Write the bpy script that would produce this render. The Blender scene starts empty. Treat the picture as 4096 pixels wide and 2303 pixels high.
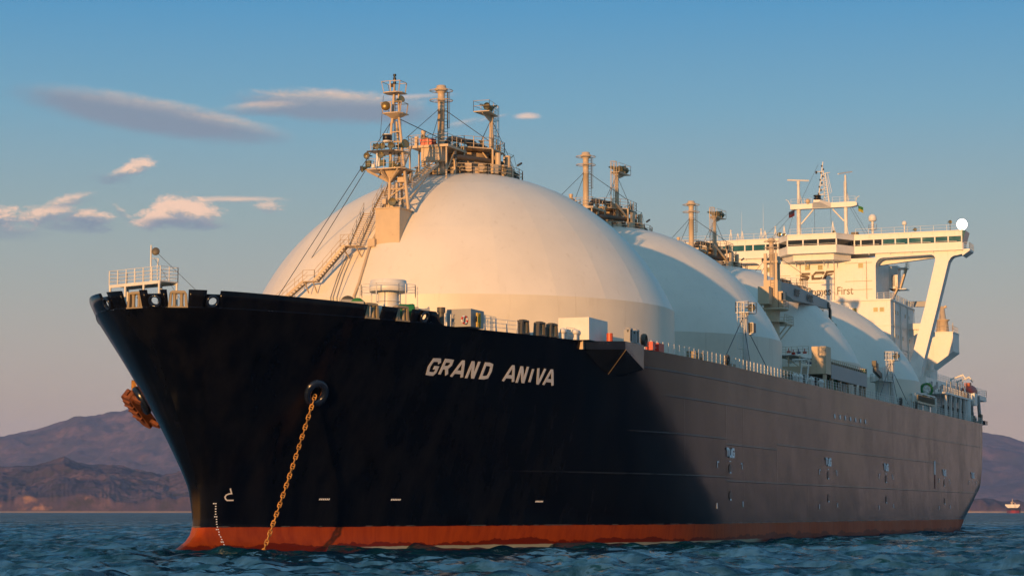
import bpy, math, random
import numpy as np
from mathutils import Vector, Matrix
from mathutils.geometry import tessellate_polygon
random.seed(7)
rng = np.random.default_rng(7)
scene = bpy.context.scene
R = math.radians

# ---------------------------------------------------------------- camera
CAM = Vector((-208.94, -88.11, 3.4))
AZ = 21.0024      # heading of the view, degrees from +X (the ship's length) towards +Y
PITCH = 5.788
cam_data = bpy.data.cameras.new('camera')
cam = bpy.data.objects.new('camera', cam_data)
scene.collection.objects.link(cam)
scene.camera = cam
cam_data.sensor_width = 36.0
cam_data.lens = 36.0 * 8824.0 / 4096.0
cam_data.clip_start = 0.5
cam_data.clip_end = 120000
cam.location = CAM
cam.rotation_euler = (R(90 + PITCH), 0, R(AZ - 90))

# ---------------------------------------------------------------- sun and sky
SUN_EL, SUN_AZ = 5.0, 177.0       # sun dead ahead of the bow, a little to starboard
sun_data = bpy.data.lights.new('sun', 'SUN')
sun_data.energy = 5.0
sun_data.angle = R(0.5)
sun_data.color = (1.0, 0.51, 0.175)
sun = bpy.data.objects.new('sun', sun_data)
scene.collection.objects.link(sun)
sdir = Vector((math.cos(R(SUN_EL)) * math.cos(R(SUN_AZ)), math.cos(R(SUN_EL)) * math.sin(R(SUN_AZ)), math.sin(R(SUN_EL))))
sun.rotation_euler = sdir.to_track_quat('Z', 'Y').to_euler()
sun.location = (-300, 0, 200)

scene.view_settings.view_transform = 'Standard'
scene.view_settings.look = 'None'
scene.view_settings.exposure = 0.34
scene.view_settings.gamma = 1.0
scene.view_settings.use_curve_mapping = False
scene.render.engine = 'CYCLES'
scene.cycles.max_bounces = 6
scene.cycles.volume_bounces = 0

world = bpy.data.worlds.new('World')
scene.world = world
world.use_nodes = True
class NT:
    """small helper for building node trees"""
    def __init__(self, tree):
        self.t = tree; self.n = tree.nodes; self.l = tree.links
    def new(self, kind, **kw):
        n = self.n.new(kind)
        for k, v in kw.items(): setattr(n, k, v)
        return n
    def put(self, sock, v):
        if isinstance(v, bpy.types.NodeSocket): self.l.new(v, sock)
        else: sock.default_value = v
    def math(self, op, a, b=0.0, c=None, clamp=False):
        n = self.new('ShaderNodeMath', operation=op); n.use_clamp = clamp
        self.put(n.inputs[0], a); self.put(n.inputs[1], b)
        if c is not None: self.put(n.inputs[2], c)
        return n.outputs[0]
    def mix(self, f, a, b, mode='MIX'):
        n = self.new('ShaderNodeMix', data_type='RGBA', blend_type=mode)
        self.put(n.inputs[0], f)
        for s, v in ((n.inputs[6], a), (n.inputs[7], b)):
            self.put(s, v if isinstance(v, bpy.types.NodeSocket) else (tuple(v) + (1,))[:4])
        return n.outputs[2]
    def smooth(self, x, a, b, c=0.0, d=1.0):
        n = self.new('ShaderNodeMapRange', interpolation_type='SMOOTHSTEP')
        self.put(n.inputs[0], x)
        for i, v in enumerate((a, b, c, d)): n.inputs[i + 1].default_value = v
        return n.outputs[0]
    def noise(self, vec, scale, detail=3, rough=0.55, dist=0.0, out=0):
        n = self.new('ShaderNodeTexNoise')
        if vec is not None: self.l.new(vec, n.inputs['Vector'])
        n.inputs['Scale'].default_value = scale; n.inputs['Detail'].default_value = detail
        n.inputs['Roughness'].default_value = rough; n.inputs['Distortion'].default_value = dist
        return n.outputs[out]
    def ramp(self, x, stops):
        n = self.new('ShaderNodeValToRGB'); self.put(n.inputs[0], x)
        e = n.color_ramp.elements
        while len(e) > 1: e.remove(e[-1])
        e[0].position = stops[0][0]; e[0].color = (*stops[0][1], 1)
        for p, c in stops[1:]:
            k = e.new(p); k.color = (*c, 1)
        return n.outputs[0]

w = NT(world.node_tree); w.n.clear()
sky = w.new('ShaderNodeTexSky', sky_type='NISHITA')
sky.sun_disc = False
sky.sun_elevation = R(SUN_EL); sky.sun_rotation = R(90 - SUN_AZ)
sky.air_density = 1.0; sky.dust_density = 1.2; sky.ozone_density = 2.0
tc = w.new('ShaderNodeTexCoord')
sep = w.new('ShaderNodeSeparateXYZ'); w.l.new(tc.outputs['Generated'], sep.inputs[0])
SX, SY, SZ = sep.outputs
el = w.math('MULTIPLY', w.math('ARCSINE', SZ), 180 / math.pi)
az = w.math('MULTIPLY', w.math('ARCTAN2', SY, SX), 180 / math.pi)
grad = w.ramp(w.math('DIVIDE', el, 90.0), [(0.0, (0.60, 0.415, 0.32)), (0.025, (0.565, 0.41, 0.315)), (0.06, (0.395, 0.39, 0.345)),
              (0.085, (0.285, 0.375, 0.385)), (0.115, (0.155, 0.34, 0.465)), (0.147, (0.060, 0.268, 0.49)), (0.25, (0.09, 0.26, 0.42)), (1.0, (0.17, 0.27, 0.33))])
phys = w.mix(1.0, sky.outputs[0], (0.10, 0.10, 0.10), 'MULTIPLY')
base = w.mix(0.14, grad, phys)
# clouds: (azimuth, elevation, half width, half height, tilt, softness, density, roughness, brightness)
comb = w.new('ShaderNodeCombineXYZ'); w.put(comb.inputs[0], az); w.put(comb.inputs[1], el)
cvec = comb.outputs[0]
CLOUDS = []
CLOUDS = [
    (30.6, 10.12, 3.3, .42, 8.2, .5, .96, .10, -.22), (28.3, 9.84, 1.6, .28, 9, .7, .6, .12, .05),
    (25.7, 10.45, 2.6, .38, 2, .5, .9, .16, -.02), (27.6, 10.36, 1.1, .18, -4, .7, .6, .16, .22), (23.6, 10.70, 1.2, .10, -4, .9, .45, .2, .45),
    (24.4, 10.3, 1.6, .26, 6, .8, .7, .2, -.5),
    (30.72, 8.84, .42, .19, -14, .6, .9, .55, 1.1), (31.15, 8.62, .50, .13, -22, .7, .7, .7, .75), (31.45, 8.47, .50, .15, 0, .9, .6, .8, -.1),
    (29.75, 7.72, .72, .34, -8, .45, 1.0, .50, 1.0), (30.25, 7.50, .62, .26, -20, .5, 1.0, .5, .9), (29.15, 7.62, .62, .30, 8, .5, .95, .5, .9),
    (29.6, 7.36, 1.35, .15, 3, .9, .7, .45, -.5), (28.2, 8.02, 1.5, .085, -1, .9, .7, .25, .9), (27.35, 7.86, .42, .16, 0, .8, .65, .6, .95),
    (33.05, 7.52, .95, .24, -10, .7, .9, .55, .75), (32.45, 7.90, .60, .16, -14, .7, .75, .5, .9), (31.95, 7.44, .72, .24, 6, .6, .9, .5, .45),
    (32.4, 7.2, 1.1, .14, 0, .9, .6, .5, -.4), (34.3, 7.40, .75, .30, 0, .6, .9, .6, .7), (33.9, 7.06, 1.1, .2, 0, .9, .5, .5, .2),
    (31.1, 7.6, .35, .10, 40, .9, .4, .6, .6), (20.6, 10.23, .38, .095, 0, .8, .7, .25, .95), (21.5, 10.19, .45, .07, -12, .9, .4, .3, .8),
    (22.3, 10.05, .6, .10, -14, .9, .3, .3, .8)]
sc_ = w.new('ShaderNodeVectorMath', operation='MULTIPLY'); w.l.new(cvec, sc_.inputs[0]); sc_.inputs[1].default_value = (1.0, 2.2, 1.0)
n_big = w.math('SUBTRACT', w.noise(sc_.outputs[0], 1.9, 7, 0.62, 0.4), 0.5)
n_fine = w.math('SUBTRACT', w.noise(sc_.outputs[0], 6.5, 9, 0.72, 0.35), 0.5)
cur = base
for (a0, e0, ra, re_, tilt, soft, dens, amp, bri) in CLOUDS:
    ct, st = math.cos(R(tilt)), math.sin(R(tilt))
    da = w.math('SUBTRACT', az, a0); de = w.math('SUBTRACT', el, e0)
    u = w.math('ADD', w.math('MULTIPLY', da, ct / (ra * 1.12)), w.math('MULTIPLY', de, st / (ra * 1.12)))
    v = w.math('ADD', w.math('MULTIPLY', da, -st / (re_ * 1.3)), w.math('MULTIPLY', de, ct / (re_ * 1.3)))
    rr = w.math('SQRT', w.math('ADD', w.math('MULTIPLY', u, u), w.math('MULTIPLY', v, v)))
    nn = w.math('ADD', w.math('MULTIPLY', n_big, amp * 2.6), w.math('MULTIPLY', n_fine, amp * 1.5))
    d = w.math('ADD', w.math('SUBTRACT', 1.0, rr), nn)
    m = w.math('MULTIPLY', w.smooth(d, -0.05, soft), dens)
    sh = w.math('ADD', w.math('ADD', w.math('MULTIPLY', v, 0.9), w.math('ADD', w.math('MULTIPLY', n_fine, 1.8 * amp + .1), w.math('MULTIPLY', n_big, 3.2 * amp))), bri - (0.35 if amp < .3 else 0.62))
    col = w.ramp(w.smooth(sh, -0.55, 0.55), [(0, (0.20, 0.25, 0.32)), (0.5, (0.34, 0.34, 0.36)), (0.8, (0.60, 0.45, 0.36)), (1, (0.84, 0.56, 0.41))])
    cur = w.mix(m, cur, col)
bg = w.new('ShaderNodeBackground'); w.l.new(cur, bg.inputs[0]); bg.inputs[1].default_value = 1.0
wo = w.new('ShaderNodeOutputWorld'); w.l.new(bg.outputs[0], wo.inputs[0])

# ---------------------------------------------------------------- building helpers
C = scene.collection
I4 = Matrix.Identity(4)
WM = {}
def link(o, parent=None, mat=I4):
    C.objects.link(o)
    if parent is not None:
        o.parent = parent
        o.matrix_parent_inverse = WM[parent].inverted()
    o.matrix_basis = mat
    WM[o] = mat.copy()
    return o
def thing(name, label, cat, loc=(0, 0, 0), group=None):
    o = bpy.data.objects.new(name, None)
    o.empty_display_size = 0.5
    link(o, None, Matrix.Translation(Vector(loc)))
    return tag(o, label, cat, group)
def tag(o, label, cat, group=None):
    o['label'] = label; o['category'] = cat
    if group: o['group'] = group
    return o
def inst(name, mesh, parent, loc=(0, 0, 0), rot=(0, 0, 0), scale=(1, 1, 1)):
    from mathutils import Euler
    m = Matrix.Translation(Vector(loc)) @ Euler(rot).to_matrix().to_4x4() @ Matrix.Diagonal((*scale, 1))
    return link(bpy.data.objects.new(name, mesh), parent, m)
def instm(name, mesh, parent, m):
    return link(bpy.data.objects.new(name, mesh), parent, m)
def frame(origin, zaxis, xhint=(1, 0, 0)):
    z = Vector(zaxis).normalized(); x = Vector(xhint)
    x = (x - z * x.dot(z))
    if x.length < 1e-4: x = Vector((0, 1, 0)) - z * z.y
    x.normalize(); y = z.cross(x)
    m = Matrix((x, y, z)).transposed().to_4x4(); m.translation = Vector(origin)
    return m

class MB:
    def __init__(self): self.v = []; self.f = []; self.s = []; self.mi = []; self.cur = 0; self.g = []; self.gid = 0
    def add(self, vs, fs, smooth=False, m=None):
        k = len(self.v)
        if m is not None: vs = [m @ Vector(p) for p in vs]
        self.v += [tuple(p) for p in vs]
        self.f += [tuple(i + k for i in f) for f in fs]
        self.s += [smooth] * len(fs); self.mi += [self.cur] * len(fs); self.g += [self.gid] * len(fs)
        return self
    def box(self, a, b, m=None):
        self.gid += 1
        x0, y0, z0 = a; x1, y1, z1 = b
        return self.add([(x0, y0, z0), (x1, y0, z0), (x1, y1, z0), (x0, y1, z0), (x0, y0, z1), (x1, y0, z1), (x1, y1, z1), (x0, y1, z1)],
                        [(0, 3, 2, 1), (4, 5, 6, 7), (0, 1, 5, 4), (1, 2, 6, 5), (2, 3, 7, 6), (3, 0, 4, 7)], False, m)
    def cbox(self, c, s, rz=0.0):
        m = Matrix.Translation(Vector(c)) @ Matrix.Rotation(rz, 4, 'Z')
        return self.box((-s[0] / 2, -s[1] / 2, -s[2] / 2), (s[0] / 2, s[1] / 2, s[2] / 2), m)
    def beam(self, p, q, w, h=None, up=(0, 0, 1)):
        p = Vector(p); q = Vector(q); h = h or w
        m = frame(p, q - p, up if abs((q - p).normalized().dot(Vector(up))) < .98 else (1, 0, 0))
        return self.box((-h / 2, -w / 2, 0), (h / 2, w / 2, (q - p).length), m)
    def tube(self, p, q, r, r2=None, n=8, cap=True):
        self.gid += 1
        p = Vector(p); q = Vector(q); r2 = r if r2 is None else r2
        m = frame(p, q - p); L = (q - p).length
        vs = [(r * math.cos(2 * math.pi * i / n), r * math.sin(2 * math.pi * i / n), 0) for i in range(n)]
        vs += [(r2 * math.cos(2 * math.pi * i / n), r2 * math.sin(2 * math.pi * i / n), L) for i in range(n)]
        self.add(vs, [(i, (i + 1) % n, n + (i + 1) % n, n + i) for i in range(n)], n > 5, m)
        if cap: self.add(vs, [tuple(range(n - 1, -1, -1)), tuple(range(n, 2 * n))], False, m)
        return self
    def path(self, pts, r, n=6, closed=False):
        self.gid += 1
        pts = [Vector(p) for p in pts]
        N = len(pts); vs = []; fs = []
        prev = None
        for i, p in enumerate(pts):
            a = pts[(i - 1) % N] if (i or closed) else p
            b = pts[(i + 1) % N] if (i < N - 1 or closed) else p
            t = (b - a).normalized()
            m = frame(p, t, prev if prev is not None else (0, 0, 1) if abs(t.z) < .9 else (1, 0, 0))
            prev = m.to_3x3() @ Vector((1, 0, 0))
            vs += [m @ Vector((r * math.cos(2 * math.pi * j / n), r * math.sin(2 * math.pi * j / n), 0)) for j in range(n)]
        for i in range(N if closed else N - 1):
            k = i * n; k2 = ((i + 1) % N) * n
            fs += [(k + j, k + (j + 1) % n, k2 + (j + 1) % n, k2 + j) for j in range(n)]
        self.add(vs, fs, n > 5)
        if not closed: self.add(vs, [tuple(range(n - 1, -1, -1)), tuple((N - 1) * n + j for j in range(n))])
        return self
    def lathe(self, prof, n=20, m=None, ang=2 * math.pi, smooth=True):
        self.gid += 1
        full = abs(ang - 2 * math.pi) < 1e-6; k = n if full else n + 1
        vs = []; fs = []
        for r, z in prof:
            vs += [(r * math.cos(ang * i / n), r * math.sin(ang * i / n), z) for i in range(k)]
        for a in range(len(prof) - 1):
            for i in range(n):
                j = (i + 1) % k
                fs.append((a * k + i, a * k + j, (a + 1) * k + j, (a + 1) * k + i))
        return self.add(vs, fs, smooth, m)
    def prism(self, poly, d, m=None, bevel=0):
        """poly in local xy, extruded along local z by d"""
        self.gid += 1
        n = len(poly)
        vs = [(x, y, 0) for x, y in poly] + [(x, y, d) for x, y in poly]
        tri = tessellate_polygon([[Vector((x, y, 0)) for x, y in poly]])
        fs = [tuple(reversed(t)) for t in tri] + [tuple(i + n for i in t) for t in tri]
        area = sum(poly[i][0] * poly[(i + 1) % n][1] - poly[(i + 1) % n][0] * poly[i][1] for i in range(n))
        sd = [(i, (i + 1) % n, n + (i + 1) % n, n + i) for i in range(n)]
        if area < 0: sd = [tuple(reversed(f)) for f in sd]
        return self.add(vs, fs + sd, False, m)
    def sphere(self, c, r, n=12, m=12, zmin=-1.0, scale=(1, 1, 1)):
        prof = []
        a0 = math.asin(max(-1, zmin))
        for i in range(m + 1):
            a = a0 + (math.pi / 2 - a0) * i / m
            prof.append((max(1e-4, r * math.cos(a)), r * math.sin(a)))
        return self.lathe(prof, n, Matrix.Translation(Vector(c)) @ Matrix.Diagonal((*scale, 1)))
    def mesh(self, name, mat=None, autosmooth=True):
        me = bpy.data.meshes.new(name)
        me.from_pydata(self.v, [], self.f)
        me.polygons.foreach_set('use_smooth', self.s)
        for x in (mat if isinstance(mat, (list, tuple)) else [mat]):
            if x: me.materials.append(x)
        if max(self.mi, default=0): me.polygons.foreach_set('material_index', self.mi)
        me.update()
        return me
    def build(self, name, mat, parent=None, m=I4):
        if name in SPLIT: return build_split(self, name, mat, parent)[0]
        return link(bpy.data.objects.new(name, self.mesh(name, mat)), parent, m)

def build_split(mb, name, mat, parent):
    """shapes that touch form one object; shapes that stand apart become objects of their own"""
    ids = sorted(set(mb.g)); box = {}; faces = {g: [] for g in ids}
    for k, (f, g) in enumerate(zip(mb.f, mb.g)): faces[g].append(k)
    for g in ids:
        P = np.array([mb.v[i] for k in faces[g] for i in mb.f[k]]); box[g] = (P.min(0) - .03, P.max(0) + .03)
    lead = {g: g for g in ids}
    def root(g):
        while lead[g] != g: g = lead[g]
        return g
    for a in range(len(ids)):
        for c in range(a + 1, len(ids)):
            A_, B_ = box[ids[a]], box[ids[c]]
            if (A_[0] <= B_[1]).all() and (B_[0] <= A_[1]).all(): lead[root(ids[c])] = root(ids[a])
    out = []
    for r_ in sorted(set(root(g) for g in ids)):
        s = MB(); ren = {}
        for g in ids:
            if root(g) != r_: continue
            for k in faces[g]:
                for i in mb.f[k]:
                    if i not in ren: ren[i] = len(s.v); s.v.append(mb.v[i])
                s.f.append(tuple(ren[i] for i in mb.f[k])); s.s.append(mb.s[k]); s.mi.append(mb.mi[k]); s.g.append(0)
        out.append(link(bpy.data.objects.new(name, s.mesh(name, mat)), parent, I4))
    return out
SPLIT = set("""blue_valve boat_davit bollard boom_cylinder bracket deck_fittings deck_valve drip_tray_gear fluke grab_line mast_platform landing mushroom_vent
radar_scanner rail_gear red_valve rib roof_locker shaded_machinery signal_lamp slat stern_capstan stern_roller stiffener tug_tick window_post far_mast
handrail ladder valve_gear aerial halyard guy_wire stay_wire equipment_box wall_pipe downpipe""".split())
MATS = {}
def mat(name, col, rough=0.55, metal=0.0, var=0.08, scale=0.6, rust=0.0, bump=0.0, spec=0.5, streak=0.0, emit=None):
    m = bpy.data.materials.new(name); m.use_nodes = True
    t = NT(m.node_tree); b = t.n['Principled BSDF']
    pos = t.new('ShaderNodeNewGeometry').outputs['Position']
    nz = t.noise(pos, scale, 5, 0.6)
    k = t.smooth(nz, 0.3, 0.7, 1 - var, 1 + var)
    mul = t.new('ShaderNodeVectorMath', operation='SCALE'); mul.inputs[0].default_value = col; t.put(mul.inputs[3], k)
    c = mul.outputs[0]
    if streak:
        mp = t.new('ShaderNodeMapping'); t.l.new(pos, mp.inputs[0]); mp.inputs[3].default_value = (1.6, 1.6, 0.12)
        s = t.noise(mp.outputs[0], 1.2, 4, 0.7)
        c = t.mix(t.math('MULTIPLY', t.smooth(s, 0.55, 0.75), streak), c, (col[0] * .55, col[1] * .5, col[2] * .42))
    if rust:
        s = t.noise(pos, scale * 4.1, 6, 0.75)
        c = t.mix(t.smooth(s, 0.72 - rust, 0.86 - rust), c, (0.16, 0.055, 0.018))
    t.put(b.inputs['Base Color'], c)
    t.put(b.inputs['Roughness'], t.smooth(nz, 0.2, 0.8, max(0.02, rough - .08), rough + .08))
    b.inputs['Metallic'].default_value = metal
    b.inputs['Specular IOR Level'].default_value = spec
    if bump:
        bp = t.new('ShaderNodeBump'); bp.inputs['Strength'].default_value = 1.0; bp.inputs['Distance'].default_value = bump
        t.l.new(t.noise(pos, scale * 3, 3, 0.5), bp.inputs['Height']); t.l.new(bp.outputs[0], b.inputs['Normal'])
    if emit:
        b.inputs['Emission Color'].default_value = (*emit[0], 1); b.inputs['Emission Strength'].default_value = emit[1]
    MATS[name] = m
    return m
WHITE = mat('white_paint', (0.74, 0.72, 0.66), 0.45, rust=0.02, streak=0.25)
CREAM = mat('cream_paint', (0.58, 0.45, 0.30), 0.5, rust=0.10, streak=0.3)
BUFF = mat('buff_gear_paint', (0.30, 0.24, 0.15), 0.55, rust=0.08)
GREYB = mat('dark_gear_paint', (0.09, 0.08, 0.06), 0.5, rust=0.05)
PIPE = mat('dark_pipe_lagging', (0.10, 0.075, 0.05), 0.5, rust=0.05)
LAMPG = mat('green_lamp_housing', (0.07, 0.095, 0.06), 0.4)
GLASSL = mat('lamp_glass', (0.30, 0.24, 0.12), 0.12, metal=0.55, var=.2)
BLACK = mat('black_paint', (0.012, 0.012, 0.014), 0.4)
WIRE = mat('steel_wire', (0.09, 0.09, 0.09), 0.5, metal=0.3)
REDP = mat('red_paint', (0.55, 0.035, 0.02), 0.4)
GREENP = mat('green_canvas', (0.02, 0.17, 0.045), 0.7)
YELLOW = mat('yellow_paint', (0.55, 0.36, 0.04), 0.5)
ORANGE = mat('orange_boat', (0.62, 0.10, 0.03), 0.4)
RUSTY = mat('rusty_chain', (0.47, 0.23, 0.05), 0.55, rust=0.14, var=0.45, scale=3, metal=0.15)
ANCH = mat('anchor_rust', (0.17, 0.055, 0.022), 0.8, var=0.35, scale=2.5, rust=0.1)
NAVY = mat('navy_gloss', (0.008, 0.014, 0.032), 0.22, var=0.2)
GREYP = mat('grey_paint', (0.32, 0.32, 0.31), 0.5)
WINDOW = mat('dark_window_glass', (0.01, 0.012, 0.012), 0.04, var=0.1, spec=0.6)
TEALW = mat('teal_window_glass', (0.01, 0.10, 0.11), 0.05, var=0.2, spec=0.8)
LETTER = mat('letter_white', (0.72, 0.68, 0.62), 0.45, rust=0.0)
LOGOB = mat('logo_brown', (0.045, 0.018, 0.008), 0.5)
PANEW = mat('curtained_window', (0.22, 0.19, 0.05), 0.25)

def lerp_tab(t,x):
    if x<=t[0][0]: return t[0][1]
    for (a,b),(c,d) in zip(t,t[1:]):
        if x<=c: return b+(d-b)*(x-a)/(c-a)
    return t[-1][1]
def mono(tab):
    # monotone cubic hermite
    xs=[p[0] for p in tab]; ys=[p[1] for p in tab]; n=len(xs)
    d=[(ys[i+1]-ys[i])/(xs[i+1]-xs[i]) for i in range(n-1)]
    m=[d[0]]+[0 if d[i-1]*d[i]<=0 else 2*d[i-1]*d[i]/(d[i-1]+d[i]) for i in range(1,n-1)]+[d[-1]]
    def f(x):
        if x<=xs[0]: return ys[0]
        if x>=xs[-1]: return ys[-1]
        lo,hi=0,n-1
        while hi-lo>1:
            k=(lo+hi)//2
            if xs[k]<=x: lo=k
            else: hi=k
        h=xs[hi]-xs[lo]; t=(x-xs[lo])/h
        return (ys[lo]*(1+2*t)*(1-t)**2+m[lo]*h*t*(1-t)**2+ys[hi]*t*t*(3-2*t)+m[hi]*h*t*t*(t-1))
    return f
# deck plan: use sqrt variable near the tip
HD=mono([(-60.8,0),(-60.6,1.6),(-60.2,3.1),(-59.2,4.7),(-57.5,6.4),(-55,8.1),(-52,9.9),(-48,12.1),(-44,13.9),(-40,15.5),(-35.5,16.6),(-28,18.6),(-20,20.5),(-14,21.8),(-2,23.5),(10,24.25),(22,24.5),(400,24.5)])
H0=mono([(-50.4,0),(-50.1,.5),(-49,1.1),(-45,2.9),(-40,5.2),(-30,9.8),(-20,14.2),(-10,18.2),(0,21.4),(10,23.5),(20,24.4),(26,24.5),(400,24.5)])
XS=mono([(-3,-62),(-1,-58.6),(-.16,-55.7),(.4,-53.4),(.9,-51.9),(1.7,-50.75),(2.6,-50.35),(5,-50.45),(6.5,-51.1),(8,-52.0),(10,-53.25),(12,-54.6),(14,-56.0),(16,-57.4),(18,-58.9),(20.6,-60.8)])
XE=mono([(-3,168),(0,175.5),(2,179.5),(4,184.5),(6,189),(8,192.3),(10,194),(13,195.3),(16,196),(21,196.6)])
def sst(x): 
    x=max(0,min(1,x)); return x*x*(3-2*x)
def half(x,z,forz=None):
    xs=XS(z)
    if x<=xs: return 0.0
    # shift near stem
    f=1-sst((x-xs)/34.0)
    hd=HD(x-(xs+60.8)*f); h0=H0(x-(xs+50.4)*f)
    zz=max(z,0)
    qb=1.35
    zt=20.6
    Gb=1-min(1,zz/zt)**qb
    zb=max(2.5,min(zt,14.7-.64*x)); 
    Gm=max(0,1-zz/zb)**1.5
    u=sst((x+48)/45)
    G=(1-u)*Gb+u*Gm
    h=hd*(1-G)+h0*G
    if z<0: h*=1+z*0.01
    return h
def ztop(x): return 20.2 + .3 * sst((-x - 40) / 20)

# ---------------------------------------------------------------- water
def grid_mesh(name, X, Y, Z, mats, smooth=True):
    ny, nx = X.shape
    me = bpy.data.meshes.new(name)
    co = np.stack([X, Y, Z], -1).reshape(-1, 3).astype(np.float32)
    me.vertices.add(len(co)); me.vertices.foreach_set('co', co.ravel())
    i = np.arange(nx * ny).reshape(ny, nx)
    q = np.stack([i[:-1, :-1], i[:-1, 1:], i[1:, 1:], i[1:, :-1]], -1).reshape(-1, 4).astype(np.int32)
    me.loops.add(q.size); me.loops.foreach_set('vertex_index', q.ravel())
    me.polygons.add(len(q)); me.polygons.foreach_set('loop_start', np.arange(0, q.size, 4, dtype=np.int32))
    me.polygons.foreach_set('use_smooth', np.full(len(q), smooth))
    for m in mats: me.materials.append(m)
    me.update(calc_edges=True); me.validate()
    return me

m = bpy.data.materials.new('sea_water'); m.use_nodes = True
t = NT(m.node_tree); b = t.n['Principled BSDF']
pos = t.new('ShaderNodeNewGeometry').outputs['Position']
foam = t.noise(pos, 0.16, 4, 0.6)
b.inputs['Base Color'].default_value = (0.004, 0.032, 0.048, 1)
t.put(b.inputs['Base Color'], t.mix(t.smooth(foam, .35, .7), (0.003, 0.036, 0.058), (0.008, 0.066, 0.10)))
b.inputs['IOR'].default_value = 1.333; b.inputs['Roughness'].default_value = 0.10; b.inputs['Specular IOR Level'].default_value = 0.10
mp = t.new('ShaderNodeMapping'); t.l.new(pos, mp.inputs[0]); mp.inputs[2].default_value = (0, 0, R(35)); mp.inputs[3].default_value = (1.0, 0.55, 1)
def chop(vec, sc, amt, det):
    v = t.new('ShaderNodeVectorMath', operation='SUBTRACT'); t.l.new(t.noise(vec, sc, det, .62, .3, out=1), v.inputs[0]); v.inputs[1].default_value = (.5, .5, .5)
    s_ = t.new('ShaderNodeVectorMath', operation='MULTIPLY'); t.l.new(v.outputs[0], s_.inputs[0]); s_.inputs[1].default_value = (amt, amt, 0); return s_.outputs[0]
def vadd(a_, b_):
    n_ = t.new('ShaderNodeVectorMath', operation='ADD'); t.l.new(a_, n_.inputs[0]); t.l.new(b_, n_.inputs[1]); return n_.outputs[0]
def vscale(v_, k_):
    n_ = t.new('ShaderNodeVectorMath', operation='SCALE'); t.l.new(v_, n_.inputs[0]); t.put(n_.inputs[3], k_); return n_.outputs[0]
mp2 = t.new('ShaderNodeMapping'); t.l.new(pos, mp2.inputs[0]); mp2.inputs[2].default_value = (0, 0, R(-68)); mp2.inputs[3].default_value = (.35, 1.0, 1)
gust = t.math('ADD', t.smooth(t.noise(mp2.outputs[0], .11, 5, .72, .5), .34, .66, .25, 1.35), t.smooth(t.noise(mp2.outputs[0], .012, 4, .6, .5), .35, .65, -.12, .4))
nrm = vadd(vadd(t.new('ShaderNodeNewGeometry').outputs['Normal'], vscale(chop(mp.outputs[0], .42, 1.9, 4), gust)), vscale(chop(mp.outputs[0], 2.4, 1.3, 3), gust))
nn_ = t.new('ShaderNodeVectorMath', operation='NORMALIZE'); t.l.new(nrm, nn_.inputs[0])
szw = t.new('ShaderNodeSeparateXYZ'); t.l.new(pos, szw.inputs[0])
cap = t.math('MULTIPLY', t.smooth(t.noise(mp.outputs[0], 0.21, 5, .75, .5), .66, .72), t.math('MULTIPLY', t.smooth(szw.outputs[2], .10, .22), t.smooth(t.noise(pos, 2.4, 4, .7), .42, .6)))
t.n.remove(b)
df = t.new('ShaderNodeBsdfDiffuse'); t.l.new(nn_.outputs[0], df.inputs['Normal'])
t.put(df.inputs['Color'], t.mix(cap, t.mix(t.smooth(foam, .35, .7), (0.001, 0.024, 0.040), (0.003, 0.046, 0.070)), (.62, .64, .66)))
gl = t.new('ShaderNodeBsdfGlossy'); gl.inputs['Roughness'].default_value = .16; t.l.new(nn_.outputs[0], gl.inputs['Normal'])
gl.inputs['Color'].default_value = (.86, .95, 1, 1)
fr = t.new('ShaderNodeFresnel'); fr.inputs['IOR'].default_value = 1.333; t.l.new(nn_.outputs[0], fr.inputs['Normal'])
mxs = t.new('ShaderNodeMixShader')                      # wind-roughened sea never mirrors like flat water
t.put(mxs.inputs[0], t.math('MULTIPLY', t.math('MINIMUM', fr.outputs[0], t.math('ADD', t.smooth(t.noise(mp2.outputs[0], .42, 5, .7, .6), .38, .62, .04, .27), t.smooth(t.noise(mp2.outputs[0], .05, 5, .75, .6), .38, .64, .0, .16))), t.math('SUBTRACT', 1.0, cap)))
t.l.new(df.outputs[0], mxs.inputs[1]); t.l.new(gl.outputs[0], mxs.inputs[2])
t.l.new(mxs.outputs[0], t.n['Material Output'].inputs[0])
SEA = m
aa = np.concatenate([np.linspace(-60, -8, 90, endpoint=False), np.linspace(-8, 3, 60, endpoint=False), np.linspace(3, 39, 760), np.linspace(39, 100, 80)[1:]])
rr = np.concatenate([np.linspace(20, 95, 40, endpoint=False), np.geomspace(95, 900, 640, endpoint=False), np.geomspace(900, 9000, 160)])
A, Rr = np.meshgrid(np.radians(aa), rr)
X = CAM.x + Rr * np.cos(A); Y = CAM.y + Rr * np.sin(A); Z = np.zeros_like(X)
dr = np.gradient(rr)[:, None] + 0 * X
wind = math.radians(200)
for k in range(110):
    L = 0.75 * (9.0 / 0.75) ** (rng.random() ** 1.15)
    th = wind + rng.normal(0, 0.55); ph = rng.random() * 6.283
    amp = 0.0125 * L ** 0.66 * rng.uniform(.6, 1.3)
    kx, ky = 2 * math.pi / L * math.cos(th), 2 * math.pi / L * math.sin(th)
    lod = np.clip((L / dr - 2.2) / 2.0, 0, 1)
    s = kx * X + ky * Y + ph
    Z += amp * lod * (np.sin(s) + 0.22 * np.sin(2 * s + 1.57))
Z *= 1.0
Z += 0.10 * np.clip(Z, 0, 1) ** 2 * 4
water = link(bpy.data.objects.new('water', grid_mesh('water', X, Y, Z, [SEA])))
water['kind'] = 'structure'
ang = np.linspace(0, 2 * math.pi, 97); rad = np.array([0.5, 200, 1000, 4000, 9000, 30000])
A2, R2 = np.meshgrid(ang, rad)
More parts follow.
